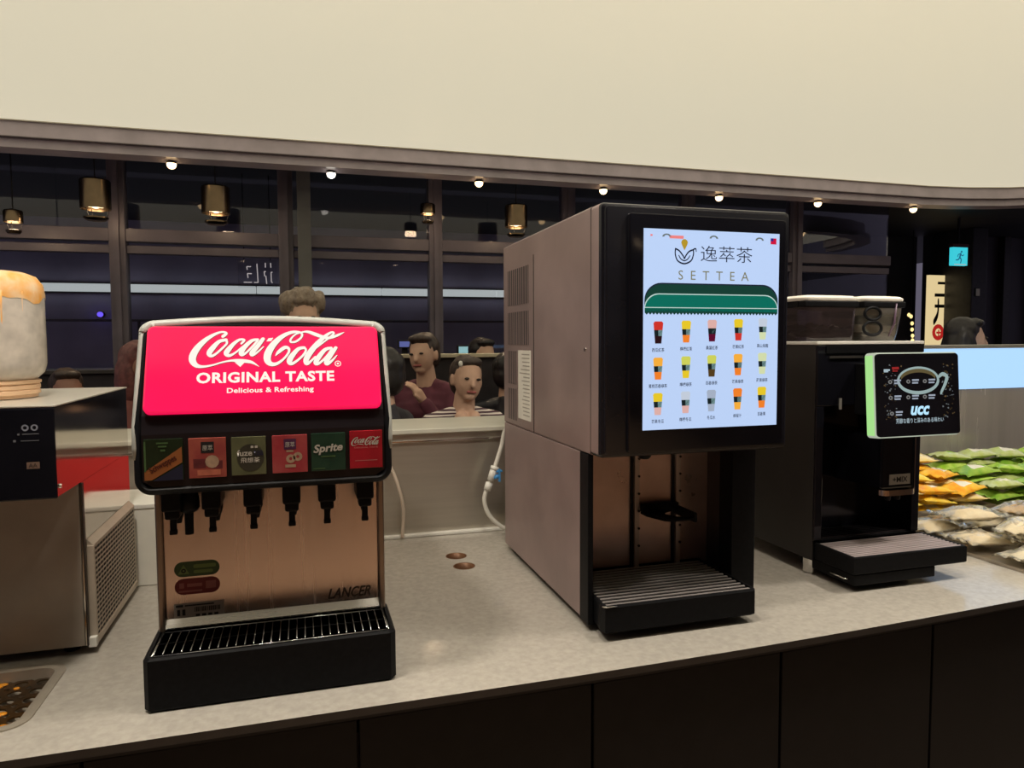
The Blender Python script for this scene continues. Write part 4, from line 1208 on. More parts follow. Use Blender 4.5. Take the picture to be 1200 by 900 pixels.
for i in range(11):
    y = 1.583 + i * 0.0132
    box('grid_bar', 1.456, 1.836, y, y + 0.0042, 0.9440, 0.9498, warm_bar, c_t, 0.0006)
for i in range(7):
    box('rear_grid_bar', 1.475, 1.795, 1.742 + i * 0.0135, 1.7465 + i * 0.0135, 0.9555, 0.959, mat('dark bar', (0.12, 0.11, 0.12), 0.3, 1.0, var=0.05), c_t)
for x, y in ((1.462, 1.765), (1.808, 1.765), (1.462, 2.30), (1.808, 2.30)):
    lathe('foot', [(0.018, 0.8505), (0.022, 0.853), (0.022, 0.894), (0.020, 0.895)], x, y, chrome, cof, n=22)
lathe('foot', [(0.018, 0.8505), (0.018, 0.867)], 1.60, 1.66, blackp, cof, n=16)
# bean hoppers
smoke = glassmat('smoked hopper plastic', (0.48, 0.40, 0.40), 0.06, 1.0, 1.5, 0.10, (0.20, 0.15, 0.15))
clear = glassmat('clear hopper plastic', (0.80, 0.74, 0.68), 0.06, 1.0, 1.5, 0.14, (0.50, 0.45, 0.36))
bean = mat('coffee beans', (0.055, 0.025, 0.014), 0.4, var=0.4, scale=60, bump=0.8)
rimw = mat('hopper lid cream', (0.84, 0.80, 0.72), 0.35, var=0.04)
def hopper(x0, x1, taper, m, lab, fill):
    h = thing('hopper_mount', None, None, (0, 0, 0)) if False else None
    bm = bmesh.new()
    y0, y1 = 1.79, 2.20
    lay = [(taper, 1.5465), (taper * 0.55, 1.58), (taper * 0.15, 1.63), (0.0, 1.668)]
    rings = [[bm.verts.new((u, v, z)) for u, v in rrect(x0 + i, x1 - i, y0 + i, y1 - i, 0.02, 4)] for i, z in lay]
    for a, b_ in zip(rings, rings[1:]):
        n = len(a)
        for k in range(n):
            bm.faces.new((a[k], a[(k + 1) % n], b_[(k + 1) % n], b_[k]))
    bm.faces.new(rings[0])
    hp = link('bean_hopper', bm_mesh(bm), m, cof, smooth=False, label=lab)
    autosmooth(hp, 50)
    bm = bmesh.new()
    lay = [(0.0, 1.6685), (-0.002, 1.672), (-0.002, 1.678), (0.006, 1.684), (0.03, 1.687)]
    rings = [[bm.verts.new((u, v, z)) for u, v in rrect(x0 + i, x1 - i, y0 + i, y1 - i, 0.02, 4)] for i, z in lay]
    for a, b_ in zip(rings, rings[1:]):
        n = len(a)
        for k in range(n):
            bm.faces.new((a[k], a[(k + 1) % n], b_[(k + 1) % n], b_[k]))
    bm.faces.new(rings[0]); bm.faces.new(rings[-1])
    autosmooth(link('hopper_lid', bm_mesh(bm), rimw, hp), 50)
    box('hopper_band', x0 - 0.001, x1 + 0.001, y0 - 0.002, y0 + 0.03, 1.650, 1.668, blackp, hp, 0.003)
    box('hopper_band', x0 - 0.0015, x0 + 0.004, y0 + 0.03, y1, 1.650, 1.668, blackp, hp)
    bm = bmesh.new()
    i = taper + 0.008
    nseg = 10
    grid = []
    for a in range(nseg + 1):
        row = []
        for b_ in range(nseg + 1):
            u = x0 + i + (x1 - x0 - 2 * i) * a / nseg
            v = y0 + i + (y1 - y0 - 2 * i) * b_ / nseg
            row.append(bm.verts.new((u, v, 1.548 + fill * (0.75 + 0.5 * noise.noise(Vector((u * 30, v * 30, 0)))))))
        grid.append(row)
    for a in range(nseg):
        for b_ in range(nseg):
            bm.faces.new((grid[a][b_], grid[a + 1][b_], grid[a + 1][b_ + 1], grid[a][b_ + 1]))
    link('bean_fill', bm_mesh(bm), bean, hp, smooth=True, kind='stuff')
    return hp
h1 = hopper(1.445, 1.640, 0.006, smoke, 'smoked bean hopper', 0.055)
h2 = hopper(1.660, 1.818, 0.014, clear, 'clearer bean hopper with black loops', 0.03)
for z, rx, rz in ((1.630, 0.030, 0.019), (1.585, 0.034, 0.021)):
    tube('hopper_loop', [(1.690 + rx * math.cos(t * pi / 14), 1.786, z + rz * math.sin(t * pi / 14)) for t in range(28)], 0.0045, blackp, h2, n=7, closed=True)
tube('hopper_rib', [(1.782, 1.788, 1.662), (1.778, 1.791, 1.60), (1.768, 1.803, 1.56)], 0.003, mat('plum rib', (0.12, 0.07, 0.11), 0.4, var=0.1), h2, n=6)

# ================================================================== JUICE DISPENSER (left edge)
jui = thing('juice_dispenser', 'steel juice dispenser with a black control head and cloudy orange-streaked tank', 'juice dispenser', (-0.73, 1.91, 0.85))
mirror_steel = mat('polished side steel', (0.66, 0.60, 0.54), 0.10, 1.0, var=0.05, scale=5, rvar=0.04)
warm_steel = mat('warm brushed front', (0.36, 0.32, 0.275), 0.36, 0.45, var=0.10, scale=9, rvar=0.08)
top_steel = mat('pale top sheet', (0.60, 0.57, 0.50), 0.32, 0.35, var=0.05, scale=8)
JX = -0.477
box('head_side', JX - 0.003, JX, 1.612, 2.215, 1.243, 1.424, mirror_steel, jui)
box('body_side', JX - 0.003, JX, 1.765, 2.215, 0.872, 1.2425, mirror_steel, jui)
box('head', -0.98, JX - 0.004, 1.612, 2.215, 1.243, 1.424, warm_steel, jui)
box('body', -0.98, JX - 0.004, 1.762, 2.215, 0.872, 1.2425, warm_steel, jui, 0.002)
box('top_sheet', -0.983, JX + 0.002, 1.606, 2.218, 1.4245, 1.428, top_steel, jui, 0.001)
cp = box('control_panel', -0.965, JX + 0.001, 1.604, 1.6115, 1.240, 1.4235, blackg, jui, 0.003)
JF = lambda u, v, w: (u, 1.604 - w, v)
dim = mat('dim panel print', (0.12, 0.125, 0.14), 0.4, var=0.05)
flat('panel_print', ring_poly(-0.5265, 1.385, 0.0035, 0.0065, 14) + ring_poly(-0.5105, 1.385, 0.0035, 0.0065, 14), JF, mat('panel symbol', (0.22, 0.23, 0.28), 0.4, var=0.05), cp, 0.0005)
flat('panel_print', [rect(-0.532, -0.503, 1.3715, 1.3735), rect(-0.540, -0.536, 1.3705, 1.3745), rect(-0.535, -0.503, 1.3585, 1.3600), rect(-0.5475, -0.543, 1.357, 1.3615)], JF, dim, cp, 0.0005)
flat('panel_label', [rect(-0.5265, -0.504, 1.303, 1.3165)], JF, mat('brown tape label', (0.16, 0.10, 0.075), 0.5, var=0.1), cp, 0.0004)
text('label_lettering', 'AA', JF, -0.523, -0.508, 1.3055, 1.3140, black_m, cp, thick=0.0007)
lathe('screw', [(0.005, JX), (0.004, JX + 0.004)], 1.626, 1.262, chrome, jui, n=12, axis='X')
box('panel_edge', JX + 0.0005, JX + 0.0035, 1.761, 1.772, 0.872, 1.241, mat('dark panel edge', (0.05, 0.04, 0.035), 0.4, 0.6, var=0.1), jui)
# vent guard on the side: sheet with slots, carried by a frame
beige = mat('beige guard sheet', (0.56, 0.48, 0.39), 0.4, 0.25, var=0.06)
gx = JX + 0.014
vg = box('vent_guard', JX + 0.0005, JX + 0.0115, 1.790, 2.195, 0.874, 1.092, mat('guard hollow', (0.03, 0.026, 0.024), 0.6, var=0.1), jui)
bm = bmesh.new()
rws, cls = 18, 17
for i in range(rws + 1):
    z = 0.880 + (1.088 - 0.880) * i / rws
    abox(bm, gx - 0.0008, gx, 1.790, 2.195, z - 0.0022, z + 0.0022)
for j in range(cls + 1):
    y = 1.793 + (2.192 - 1.793) * j / cls
    abox(bm, gx - 0.0007, gx - 0.0001, y - 0.0013, y + 0.0013, 0.880, 1.088)
link('slotted_sheet', bm_mesh(bm), beige, vg, kind='stuff')
prism('guard_top', [(JX + 0.0005, 1.108), (JX + 0.0005, 1.092), (gx, 1.090), (gx, 1.094)], XZ, 1.788, 2.197, beige, vg)
box('guard_flange', JX + 0.0005, gx + 0.002, 1.780, 1.791, 0.866, 1.094, beige, vg)
box('guard_flange', JX + 0.0005, gx + 0.002, 1.790, 2.197, 0.866, 0.8795, beige, vg)
box('hinge_tab', JX + 0.002, gx + 0.004, 1.766, 1.782, 0.866, 0.888, whitep, vg, 0.001)
for x in (-0.93, -0.52):
    for y in (1.81, 2.16):
        lathe('foot', [(0.016, 0.8505), (0.018, 0.854), (0.012, 0.858), (0.012, 0.8715)], x, y, blackp, jui, n=14)
# tank
tank_m = glassmat('cloudy tank plastic', (0.92, 0.86, 0.78), 0.08, 0.8, 1.45, 0.62, (0.99, 0.90, 0.80))
tx_, ty_ = -0.690, 1.86
def shell(prof, n=40):
    bm = bmesh.new()
    rings = [[bm.verts.new((tx_ + r * math.cos(2 * pi * i / n), ty_ + r * math.sin(2 * pi * i / n), z)) for i in range(n)] for r, z in prof]
    for a, b in zip(rings, rings[1:]):
        for i in range(n):
            bm.faces.new((a[i], a[(i + 1) % n], b[(i + 1) % n], b[i]))
    return bm, rings
bm, rg = shell([(0.104, 1.470), (0.108, 1.474), (0.120, 1.486), (0.1255, 1.505), (0.1255, 1.66), (0.122, 1.685), (0.110, 1.702), (0.09, 1.710), (0.04, 1.714), (0.005, 1.715)])
bm.faces.new(rg[-1])
tk = link('tank', bm_mesh(bm), tank_m, jui, smooth=True, label='cloudy see-through juice tank')
bm, rg = shell([(0.1262, 1.655), (0.1262, 1.662), (0.1228, 1.6855), (0.1106, 1.7027), (0.0905, 1.7108), (0.04, 1.7148), (0.005, 1.7158)])
for v in rg[0]:
    t = math.atan2(v.co.y - ty_, v.co.x - tx_)
    v.co.z += 0.007 * math.sin(5 * t) + 0.005 * math.sin(11 * t + 1) - 0.006
link('juice_foam', bm_mesh(bm), mat('orange pulp film', (0.92, 0.40, 0.05), 0.35, scale=26, col2=(0.90, 0.66, 0.42)), tk, smooth=True)
for k, (a, ln, w) in enumerate(((-0.9, 0.09, 0.004), (-1.15, 0.05, 0.003), (-0.55, 0.06, 0.003), (-1.5, 0.04, 0.005), (-0.3, 0.03, 0.003))):
    tube('juice_streak', [(tx_ + 0.1235 * math.cos(a), ty_ + 0.1235 * math.sin(a), 1.665 - ln * f) for f in (0, 0.35, 0.7, 1.0)], [w, w * 0.8, w * 0.6, w * 0.2], MATS['orange pulp film'], tk, n=6)
bm, rg = shell([(0.095, 1.4285), (0.105, 1.430), (0.105, 1.436), (0.110, 1.438), (0.110, 1.446), (0.1075, 1.448), (0.110, 1.450), (0.110, 1.458), (0.1075, 1.460), (0.112, 1.462), (0.112, 1.468), (0.104, 1.4698)])
bm.faces.new(rg[0]); bm.faces.new(rg[-1])
col_ = link('tank_collar', bm_mesh(bm), mat('peach plastic collar', (0.72, 0.48, 0.30), 0.4, var=0.1, scale=12), jui)
autosmooth(col_, 30)

# white box behind the gap
wb = thing('storage_box', 'plain white box standing in the gap between juice dispenser and soda fountain', 'box', (-0.40, 2.27, 0.85))
box('carton', -0.56, -0.31, 2.228, 2.46, 0.8505, 1.075, mat('white carton', (0.82, 0.79, 0.70), 0.55, var=0.03), wb, 0.003)
box('lid', -0.563, -0.307, 2.225, 2.463, 1.0755, 1.090, whitep, wb, 0.003)

# hoses
hose_m = mat('white hose', (0.74, 0.71, 0.64), 0.35, var=0.05)
hs_ = thing('water_hose', 'white water hose with a blue valve clip beside the tall screen machine', 'hose', (0.66, 2.43, 0.87))
hp_ = [(0.76, 2.40, 1.30), (0.725, 2.42, 1.275), (0.692, 2.43, 1.229), (0.679, 2.43, 1.177), (0.656, 2.43, 1.107), (0.643, 2.43, 1.068), (0.624, 2.43, 1.026), (0.614, 2.43, 0.986), (0.626, 2.43, 0.939), (0.658, 2.43, 0.899), (0.70, 2.43, 0.872), (0.78, 2.42, 0.862)]
tube('hose', catmull(hp_, 5), 0.0075, hose_m, hs_, n=10)
for p, q, r in (((0.652, 2.43, 1.096), (0.637, 2.43, 1.054), 0.013), ((0.634, 2.43, 1.046), (0.624, 2.43, 1.020), 0.013), ((0.655, 2.43, 1.104), (0.651, 2.43, 1.092), 0.015)):
    tube('coupling', [p, q], r, whitep, hs_, n=14)
bl_ = mat('blue valve clip', (0.06, 0.28, 0.62), 0.35, var=0.08)
vc = tube('valve_clip', [(0.648, 2.425, 1.066), (0.668, 2.42, 1.070)], 0.008, bl_, hs_, n=10)
bm = bmesh.new()
abox(bm, 0.664, 0.671, 2.412, 2.428, 1.050, 1.096, 0.002)
abox(bm, 0.655, 0.679, 2.415, 2.425, 1.084, 1.091, 0.002)
link('clip_lever', bm_mesh(bm), bl_, vc)
hc = tube('drain_hose', catmull([(0.20, 2.36, 1.21), (0.245, 2.45, 1.19), (0.270, 2.47, 1.151), (0.293, 2.47, 1.105), (0.316, 2.47, 1.037), (0.330, 2.47, 0.967), (0.328, 2.47, 0.90), (0.326, 2.47, 0.862)], 5), 0.006, mat('cream hose', (0.62, 0.52, 0.42), 0.4, var=0.05), None, n=9)
tag(hc, 'thin cream drain hose dropping behind the soda fountain to the counter', 'hose')

# ================================================================== SNACK TRAYS
tray_st = mat('tray steel', (0.52, 0.46, 0.39), 0.28, 0.9, var=0.08, scale=12)
def snack_tray(x0, x1, y0, y1, h, lab):
    t = thing('snack_tray', lab, 'tray', ((x0 + x1) / 2, (y0 + y1) / 2, 0.8505), 'snack trays on the counter')
    box('tray_base', x0, x1, y0, y1, 0.8505, 0.8545, tray_st, t)
    box('tray_wall', x0, x1, y0, y0 + 0.004, 0.8545, 0.8545 + h, tray_st, t, 0.001)
    box('tray_wall', x0, x1, y1 - 0.004, y1, 0.8545, 0.8545 + h, tray_st, t, 0.001)
    box('tray_wall', x0, x0 + 0.004, y0 + 0.004, y1 - 0.004, 0.8545, 0.8545 + h, tray_st, t, 0.001)
    box('tray_wall', x1 - 0.004, x1, y0 + 0.004, y1 - 0.004, 0.8545, 0.8545 + h, tray_st, t, 0.001)
    return t
trY = snack_tray(2.10, 2.612, 2.105, 2.58, 0.045, 'steel snack tray heaped with yellow packets')
trG = snack_tray(2.622, 3.30, 2.105, 2.58, 0.040, 'steel snack tray heaped with green packets')
snack_tray(2.056, 3.0, 1.48, 2.09, 0.006, 'shallow steel snack tray holding clear bread bags')
def pillow(L, Wd, H, seed, nu=12, nv=8, crump=0.25):
    me = bpy.data.meshes.new('pillow')
    bm = bmesh.new()
    T, B = [], []
    for i in range(nu + 1):
        u = -1 + 2 * i / nu
        tr_, br_ = [], []
        for j in range(nv + 1):
            v = -1 + 2 * j / nv
            body = max(0, 1 - (abs(u) / 0.88) ** 4) * max(0, 1 - abs(v) ** 3)
            n_ = noise.noise(Vector((u * 2.2 + seed * 7.1, v * 2.2, seed)))
            n2 = noise.noise(Vector((u * 5 + seed, v * 5, seed * 3.3)))
            hz = H / 2 * body * (1 + crump * n_ + 0.6 * crump * n2)
            ed = 0.006 * math.sin(j * 2.1 + seed) if abs(u) > 0.85 else 0
            wv = 1 - 0.06 * (1 - (abs(u)) ** 2) + 0.03 * n_
            x, y = u * L / 2, v * Wd / 2 * wv
            tr_.append(bm.verts.new((x, y, hz + ed + 0.0006)))
            br_.append(bm.verts.new((x, y, -hz * 0.85 + ed - 0.0006)))
        T.append(tr_); B.append(br_)
    for G, fl in ((T, False), (B, True)):
        for i in range(nu):
            for j in range(nv):
                q = (G[i][j], G[i + 1][j], G[i + 1][j + 1], G[i][j + 1])
                bm.faces.new(q[::-1] if fl else q)
    for i in range(nu):
        bm.faces.new((T[i][0], B[i][0], B[i + 1][0], T[i + 1][0]))
        bm.faces.new((T[i + 1][nv], B[i + 1][nv], B[i][nv], T[i][nv]))
    for j in range(nv):
        bm.faces.new((T[0][j + 1], B[0][j + 1], B[0][j], T[0][j]))
        bm.faces.new((T[nu][j], B[nu][j], B[nu][j + 1], T[nu][j + 1]))
    bm.to_mesh(me)
    bm.free()
    me.polygons.foreach_set('use_smooth', [True] * len(me.polygons))
    return me
ymats = [mat('yellow wrapper a', (0.90, 0.52, 0.02), 0.25, scale=22, col2=(0.92, 0.74, 0.14)), mat('yellow wrapper b', (0.88, 0.32, 0.01), 0.25, scale=26, col2=(0.92, 0.60, 0.04)), mat('yellow wrapper c', (0.84, 0.60, 0.10), 0.2, scale=30, col2=(0.80, 0.70, 0.45))]
gmats = [mat('green wrapper a', (0.28, 0.54, 0.03), 0.25, scale=24, col2=(0.62, 0.76, 0.18)), mat('green wrapper b', (0.42, 0.50, 0.10), 0.22, scale=30, col2=(0.55, 0.60, 0.36)), mat('green wrapper c', (0.16, 0.36, 0.03), 0.22, scale=20, col2=(0.40, 0.55, 0.08))]
violet_p = mat('violet print', (0.22, 0.10, 0.34), 0.3, var=0.2)
pale_p = mat('pale print', (0.82, 0.78, 0.62), 0.3, var=0.1)
meshes = {}
def packet(kind, mats_, L, Wd, H, loc, rot, lab, grp, name, band_m_):
    k = (kind, random.randrange(4))
    if k not in meshes:
        meshes[k] = pillow(L, Wd, H, k[1] + len(kind), crump=0.35)
    m = random.choice(mats_)
    key = (k, m.name)
    if key not in meshes:
        me = meshes[k].copy()
        me.materials.append(m)
        me.materials.append(band_m_)
        for p in me.polygons:
            c = p.center
            if p.normal.z > 0.2 and abs(c.x) < L * 0.20 and abs(c.y) < Wd * 0.22:
                p.material_index = 1
        meshes[key] = me
    o = bpy.data.objects.new(name, meshes[key])
    COL.objects.link(o)
    o.location = loc
    o.rotation_euler = rot
    ORG[o.name] = Vector(loc)
    tag(o, lab, 'snack packet', grp)
    return o
u_ = random.uniform
for (tr_o, x0, x1, n, mats_, nm_, lab, grp) in (
        (trY, 2.185, 2.60, 3, ymats, 'yellow_packet', 'coffee machine', 'yellow snack packets'),
        (trG, 2.705, 3.29, 4, gmats, 'green_packet', 'yellow heap', 'green snack packets')):
    for r, (y, base, layers) in enumerate(((2.165, 0.0, 3), (2.282, 0.075, 2), (2.405, 0.118, 2))):
        if r:
            box('riser', x0 - 0.075, x1 - 0.008, y - 0.055, y + 0.055, 0.855, 0.860 + base, tray_st, tr_o)
        for c in range(n):
            for l in range(layers):
                packet(nm_[:5], mats_, 0.158, 0.112, 0.040, (x0 + c * 0.160 + u_(-0.006, 0.006), y + u_(-0.006, 0.006), 0.882 + base + l * 0.039 + u_(0, 0.002)),
                       (u_(-0.16, 0.16), u_(-0.14, 0.14), u_(-0.4, 0.4)), '%s snack packet, %s row, %s layer, %s from the %s' % (nm_[:-7], ('front', 'middle', 'back')[r], (('bottom', 'middle', 'top') if layers == 3 else ('lower', 'upper'))[l], ('first', 'second', 'third', 'fourth')[c], lab), grp, nm_, random.choice((violet_p, pale_p, pale_p) if n == 3 else (pale_p, gmats[2])))
film = glassmat('clear bag film', (0.97, 0.95, 0.90), 0.12, 1.0, 1.5, 0.20, (0.88, 0.84, 0.72))
bread = [mat('pale bread', (0.72, 0.58, 0.36), 0.6, scale=18, col2=(0.80, 0.72, 0.54)), mat('toasted bread', (0.42, 0.24, 0.09), 0.6, scale=18, col2=(0.62, 0.44, 0.22)), mat('white bread', (0.82, 0.78, 0.66), 0.6, scale=18, col2=(0.74, 0.66, 0.48))]
bag_me = [pillow(0.215, 0.160, 0.046, s + 20, 16, 12, 0.65) for s in range(4)]
for m_ in bag_me:
    m_.materials.append(film)
bread_me = []
for i, b_ in enumerate(bread):
    m_ = pillow(0.160, 0.118, 0.036, i + 40, 8, 6, 0.2)
    m_.materials.append(b_)
    bread_me.append(m_)
def bag(loc, rot, lab):
    o = bpy.data.objects.new('bread_bag', random.choice(bag_me))
    COL.objects.link(o)
    o.location = loc
    o.rotation_euler = rot
    tag(o, lab, 'bread bag', 'clear bread bags')
    b_ = bpy.data.objects.new('bread', random.choice(bread_me))
    COL.objects.link(b_)
    b_.parent = o
    b_.location = (0, 0, -0.002)
o_ = ('first', 'second', 'third', 'fourth')
for row, lay, y, z, spots in (('front', 'bottom', 1.60, 0.882, ((2.17, 0.15), (2.40, -0.15), (2.62, 0.1))), ('middle', 'bottom', 1.795, 0.882, ((2.175, -0.15), (2.405, 0.12), (2.63, 0.0), (2.86, 0.1))),
                              ('back', 'bottom', 1.985, 0.882, ((2.175, 0.1), (2.40, -0.1), (2.63, 0.1), (2.86, 0.1))), ('front', 'top', 1.71, 0.934, ((2.26, 0.5), (2.52, 0.3))), ('back', 'top', 1.91, 0.934, ((2.25, -0.2), (2.50, 0.3), (2.74, -0.3)))):
    for k, (x, a) in enumerate(spots):
        bag((x, y, z), (u_(-0.06, 0.06), u_(-0.06, 0.06), a), 'clear bread bag, %s row of the %s layer, %s from the coffee machine' % (row, lay, o_[k]))

# ================================================================== PEOPLE
def caps(bm, a, b, ra, rb, n=12):
    a, b = Vector(a), Vector(b)
    d = (b - a).normalized()
    atube(bm, [a - d * ra * 0.97, a - d * ra * 0.75, a - d * ra * 0.4, a, b, b + d * rb * 0.4, b + d * rb * 0.75, b + d * rb * 0.97],
          [ra * 0.25, ra * 0.66, ra * 0.92, ra, rb, rb * 0.92, rb * 0.66, rb * 0.25], n)
def ell3(bm, c, r, seg=16):
    bmesh.ops.create_uvsphere(bm, u_segments=seg, v_segments=seg // 2 + 2, radius=1.0, matrix=Matrix.Translation(c) @ Matrix.Diagonal((*r, 1)))
def fused(bm, voxel, M, smooth=3, disp=0.0):
    me = bm_mesh(bm)
    o = bpy.data.objects.new('tmp', me)
    COL.objects.link(o)
    r = o.modifiers.new('r', 'REMESH')
    r.mode = 'VOXEL'
    r.voxel_size = voxel
    s = o.modifiers.new('s', 'SMOOTH')
    s.factor = 0.5
    s.iterations = smooth
    dgx = bpy.context.evaluated_depsgraph_get()
    nme = bpy.data.meshes.new_from_object(o.evaluated_get(dgx))
    bpy.data.objects.remove(o)
    if disp:
        cs_ = [v.co.copy() for v in nme.vertices]
        ns_ = [v.normal.copy() for v in nme.vertices]
        fl = []
        for c, nn in zip(cs_, ns_):
            p = c + nn * (disp * noise.noise(Vector((c.x * 40, c.y * 40, c.z * 14))))
            fl += (p.x, p.y, p.z)
        nme.vertices.foreach_set('co', fl)
    nme.transform(M)
    nme.materials.clear()
    return nme
skin_m = mat('skin', (0.62, 0.39, 0.28), 0.5, var=0.08, scale=12)
skin2_m = mat('skin deeper', (0.34, 0.17, 0.12), 0.5, var=0.08, scale=12)
eye_m = mat('dark eye', (0.02, 0.012, 0.01), 0.2, var=0.05)
lip_c = mat('lips', (0.40, 0.12, 0.11), 0.45, var=0.05)
jeans = mat('dark trousers', (0.02, 0.02, 0.026), 0.7, var=0.2)
shoe_m = mat('dark shoes', (0.015, 0.013, 0.012), 0.5, var=0.1)
def stripe_mat():
    m = bpy.data.materials.new('striped jersey')
    m.use_nodes = True
    nt = m.node_tree
    b = nt.nodes['Principled BSDF']
    b.inputs['Roughness'].default_value = 0.8
    tc = nt.nodes.new('ShaderNodeTexCoord')
    wv = nt.nodes.new('ShaderNodeTexWave')
    wv.bands_direction = 'Z'
    wv.inputs['Scale'].default_value = 19.0
    wv.inputs['Distortion'].default_value = 0.6
    wv.inputs['Detail'].default_value = 0.0
    rp_ = nt.nodes.new('ShaderNodeValToRGB')
    rp_.color_ramp.interpolation = 'CONSTANT'
    rp_.color_ramp.elements[0].color = (0.055, 0.02, 0.035, 1)
    rp_.color_ramp.elements[1].color = (0.66, 0.58, 0.53, 1)
    rp_.color_ramp.elements[1].position = 0.5
    nt.links.new(tc.outputs['Object'], wv.inputs['Vector'])
    nt.links.new(wv.outputs['Fac'], rp_.inputs[0])
    nt.links.new(rp_.outputs[0], b.inputs['Base Color'])
    return m

def person(x, y, H, yaw, label, shirt, hair, hairstyle, skin=skin_m, long_sleeve=True, arm='down', vneck=False, tilt=0.0, lower=jeans, hair_disp=0.004):
    t = thing('person', label, 'person', (x, y, 0.0))
    M = Matrix.Translation((x, y, 0)) @ Matrix.Rotation(yaw, 4, 'Z')
    HM = Matrix.Translation((0, 0.01, H - 0.26)) @ Matrix.Rotation(tilt, 4, 'Y') @ Matrix.Translation((0, -0.01, -(H - 0.26)))
    hv = lambda p: HM @ Vector(p)
    sh, hip = H - 0.345, H * 0.53
    # skin
    bm = bmesh.new()
    ell3(bm, hv((0, 0.012, H - 0.098)), (0.076, 0.094, 0.092))
    ell3(bm, hv((0, -0.022, H - 0.135)), (0.066, 0.074, 0.095))
    ell3(bm, hv((0, -0.058, H - 0.205)), (0.030, 0.028, 0.022))
    caps(bm, hv((0, -0.094, H - 0.118)), hv((0, -0.106, H - 0.150)), 0.007, 0.013, 8)
    for s in (-1, 1):
        ell3(bm, hv((s * 0.076, 0.012, H - 0.132)), (0.010, 0.020, 0.032), 10)
        ell3(bm, hv((s * 0.032, -0.060, H - 0.150)), (0.022, 0.020, 0.024), 10)
    caps(bm, hv((0, 0.012, H - 0.20)), (0, 0.022, H - 0.30), 0.053, 0.060)
    caps(bm, (-0.10, 0.025, H - 0.40), (0.10, 0.025, H - 0.40), 0.060, 0.060)
    caps(bm, (0, 0.025, H - 0.42), (0, 0.025, hip), 0.075, 0.09)
    if vneck:
        caps(bm, (-0.035, -0.045, H - 0.31), (0, -0.070, H - 0.42), 0.034, 0.026)
        caps(bm, (0.035, -0.045, H - 0.31), (0, -0.070, H - 0.42), 0.034, 0.026)
    def arm_pts(s):
        a = (s * 0.170, 0.02, sh)
        if arm == 'raise' and s == 1:
            return a, (s * 0.205, -0.12, sh - 0.24), (s * 0.08, -0.20, sh - 0.02)
        return a, (s * 0.215, 0.03, sh - 0.30), (s * 0.215, -0.05, sh - 0.55)
    for s in (-1, 1):
        a, e, w = arm_pts(s)
        caps(bm, a, e, 0.046, 0.038)
        caps(bm, e, w, 0.037, 0.025)
        d = (Vector(w) - Vector(e)).normalized()
        p0 = Vector(w) + d * 0.05
        caps(bm, Vector(w), p0, 0.025, 0.030, 10)
        side = Vector((0, 1, 0)) if abs(d.z) > 0.5 else Vector((0, 0, 1))
        side = (side - d * side.dot(d)).normalized()
        nrm = d.cross(side)
        for f, ln in zip((-1.5, -0.5, 0.5, 1.5), (0.062, 0.075, 0.070, 0.052)):
            b0 = p0 + side * f * 0.019 + d * 0.015
            b1 = b0 + d * ln * 0.55
            b2 = b1 + (d * 0.75 + nrm * 0.5 * s).normalized() * ln * 0.5
            caps(bm, b0, b1, 0.0092, 0.0088, 8)
            caps(bm, b1, b2, 0.0088, 0.0075, 8)
        th = Vector(w) + d * 0.02 - side * 0.026
        caps(bm, th, th - side * 0.022 + d * 0.035, 0.011, 0.009, 8)
        caps(bm, (s * 0.095, 0.02, hip), (s * 0.10, 0.0, 0.50 * H * 0.55), 0.075, 0.05)
        caps(bm, (s * 0.10, 0.0, 0.5 * H * 0.55), (s * 0.10, 0.02, 0.08), 0.05, 0.035)
    link('body', fused(bm, 0.0075, M), skin, t, smooth=True)
    for s in (-1, 1):
        bm = bmesh.new()
        ell3(bm, hv((s * 0.031, -0.090, H - 0.115)), (0.013, 0.007, 0.0065), 10)
        me = bm_mesh(bm); me.transform(M)
        link('eye', me, eye_m, t, smooth=True)
    bm = bmesh.new()
    caps(bm, hv((-0.020, -0.088, H - 0.180)), hv((0.020, -0.088, H - 0.180)), 0.006, 0.006, 8)
    me = bm_mesh(bm); me.transform(M)
    link('mouth', me, lip_c, t, smooth=True)
    # top
    bm = bmesh.new()
    caps(bm, (-0.135, 0.02, sh - 0.03), (0.135, 0.02, sh - 0.03), 0.068, 0.068)
    caps(bm, (-0.10, 0.02, sh - 0.10), (0.10, 0.02, sh - 0.10), 0.098, 0.098)
    caps(bm, (-0.085, 0.025, sh - 0.26), (0.085, 0.025, sh - 0.26), 0.105, 0.105)
    caps(bm, (-0.08, 0.025, hip + 0.02), (0.08, 0.025, hip + 0.02), 0.112, 0.112)
    caps(bm, (0, 0.03, H - 0.285), (0, 0.025, sh - 0.05), 0.058, 0.10)
    for s in (-1, 1):
        a, e, w = arm_pts(s)
        caps(bm, a, e, 0.060, 0.052)
        caps(bm, (s * 0.05, 0.03, H - 0.30), a, 0.045, 0.058)
        if long_sleeve:
            caps(bm, e, Vector(e).lerp(Vector(w), 0.93), 0.052, 0.036)
    link('top', fused(bm, 0.009, M, 4, 0.0025 if long_sleeve else 0.001), shirt, t, smooth=True)
    bm = bmesh.new()
    caps(bm, (-0.08, 0.025, hip - 0.03), (0.08, 0.025, hip - 0.03), 0.108, 0.108)
    for s in (-1, 1):
        caps(bm, (s * 0.095, 0.02, hip - 0.03), (s * 0.10, 0.0, 0.28 * H), 0.088, 0.066)
        caps(bm, (s * 0.10, 0.0, 0.28 * H), (s * 0.10, 0.02, 0.11), 0.064, 0.055)
    link('trousers', fused(bm, 0.012, M), lower, t, smooth=True)
    bm = bmesh.new()
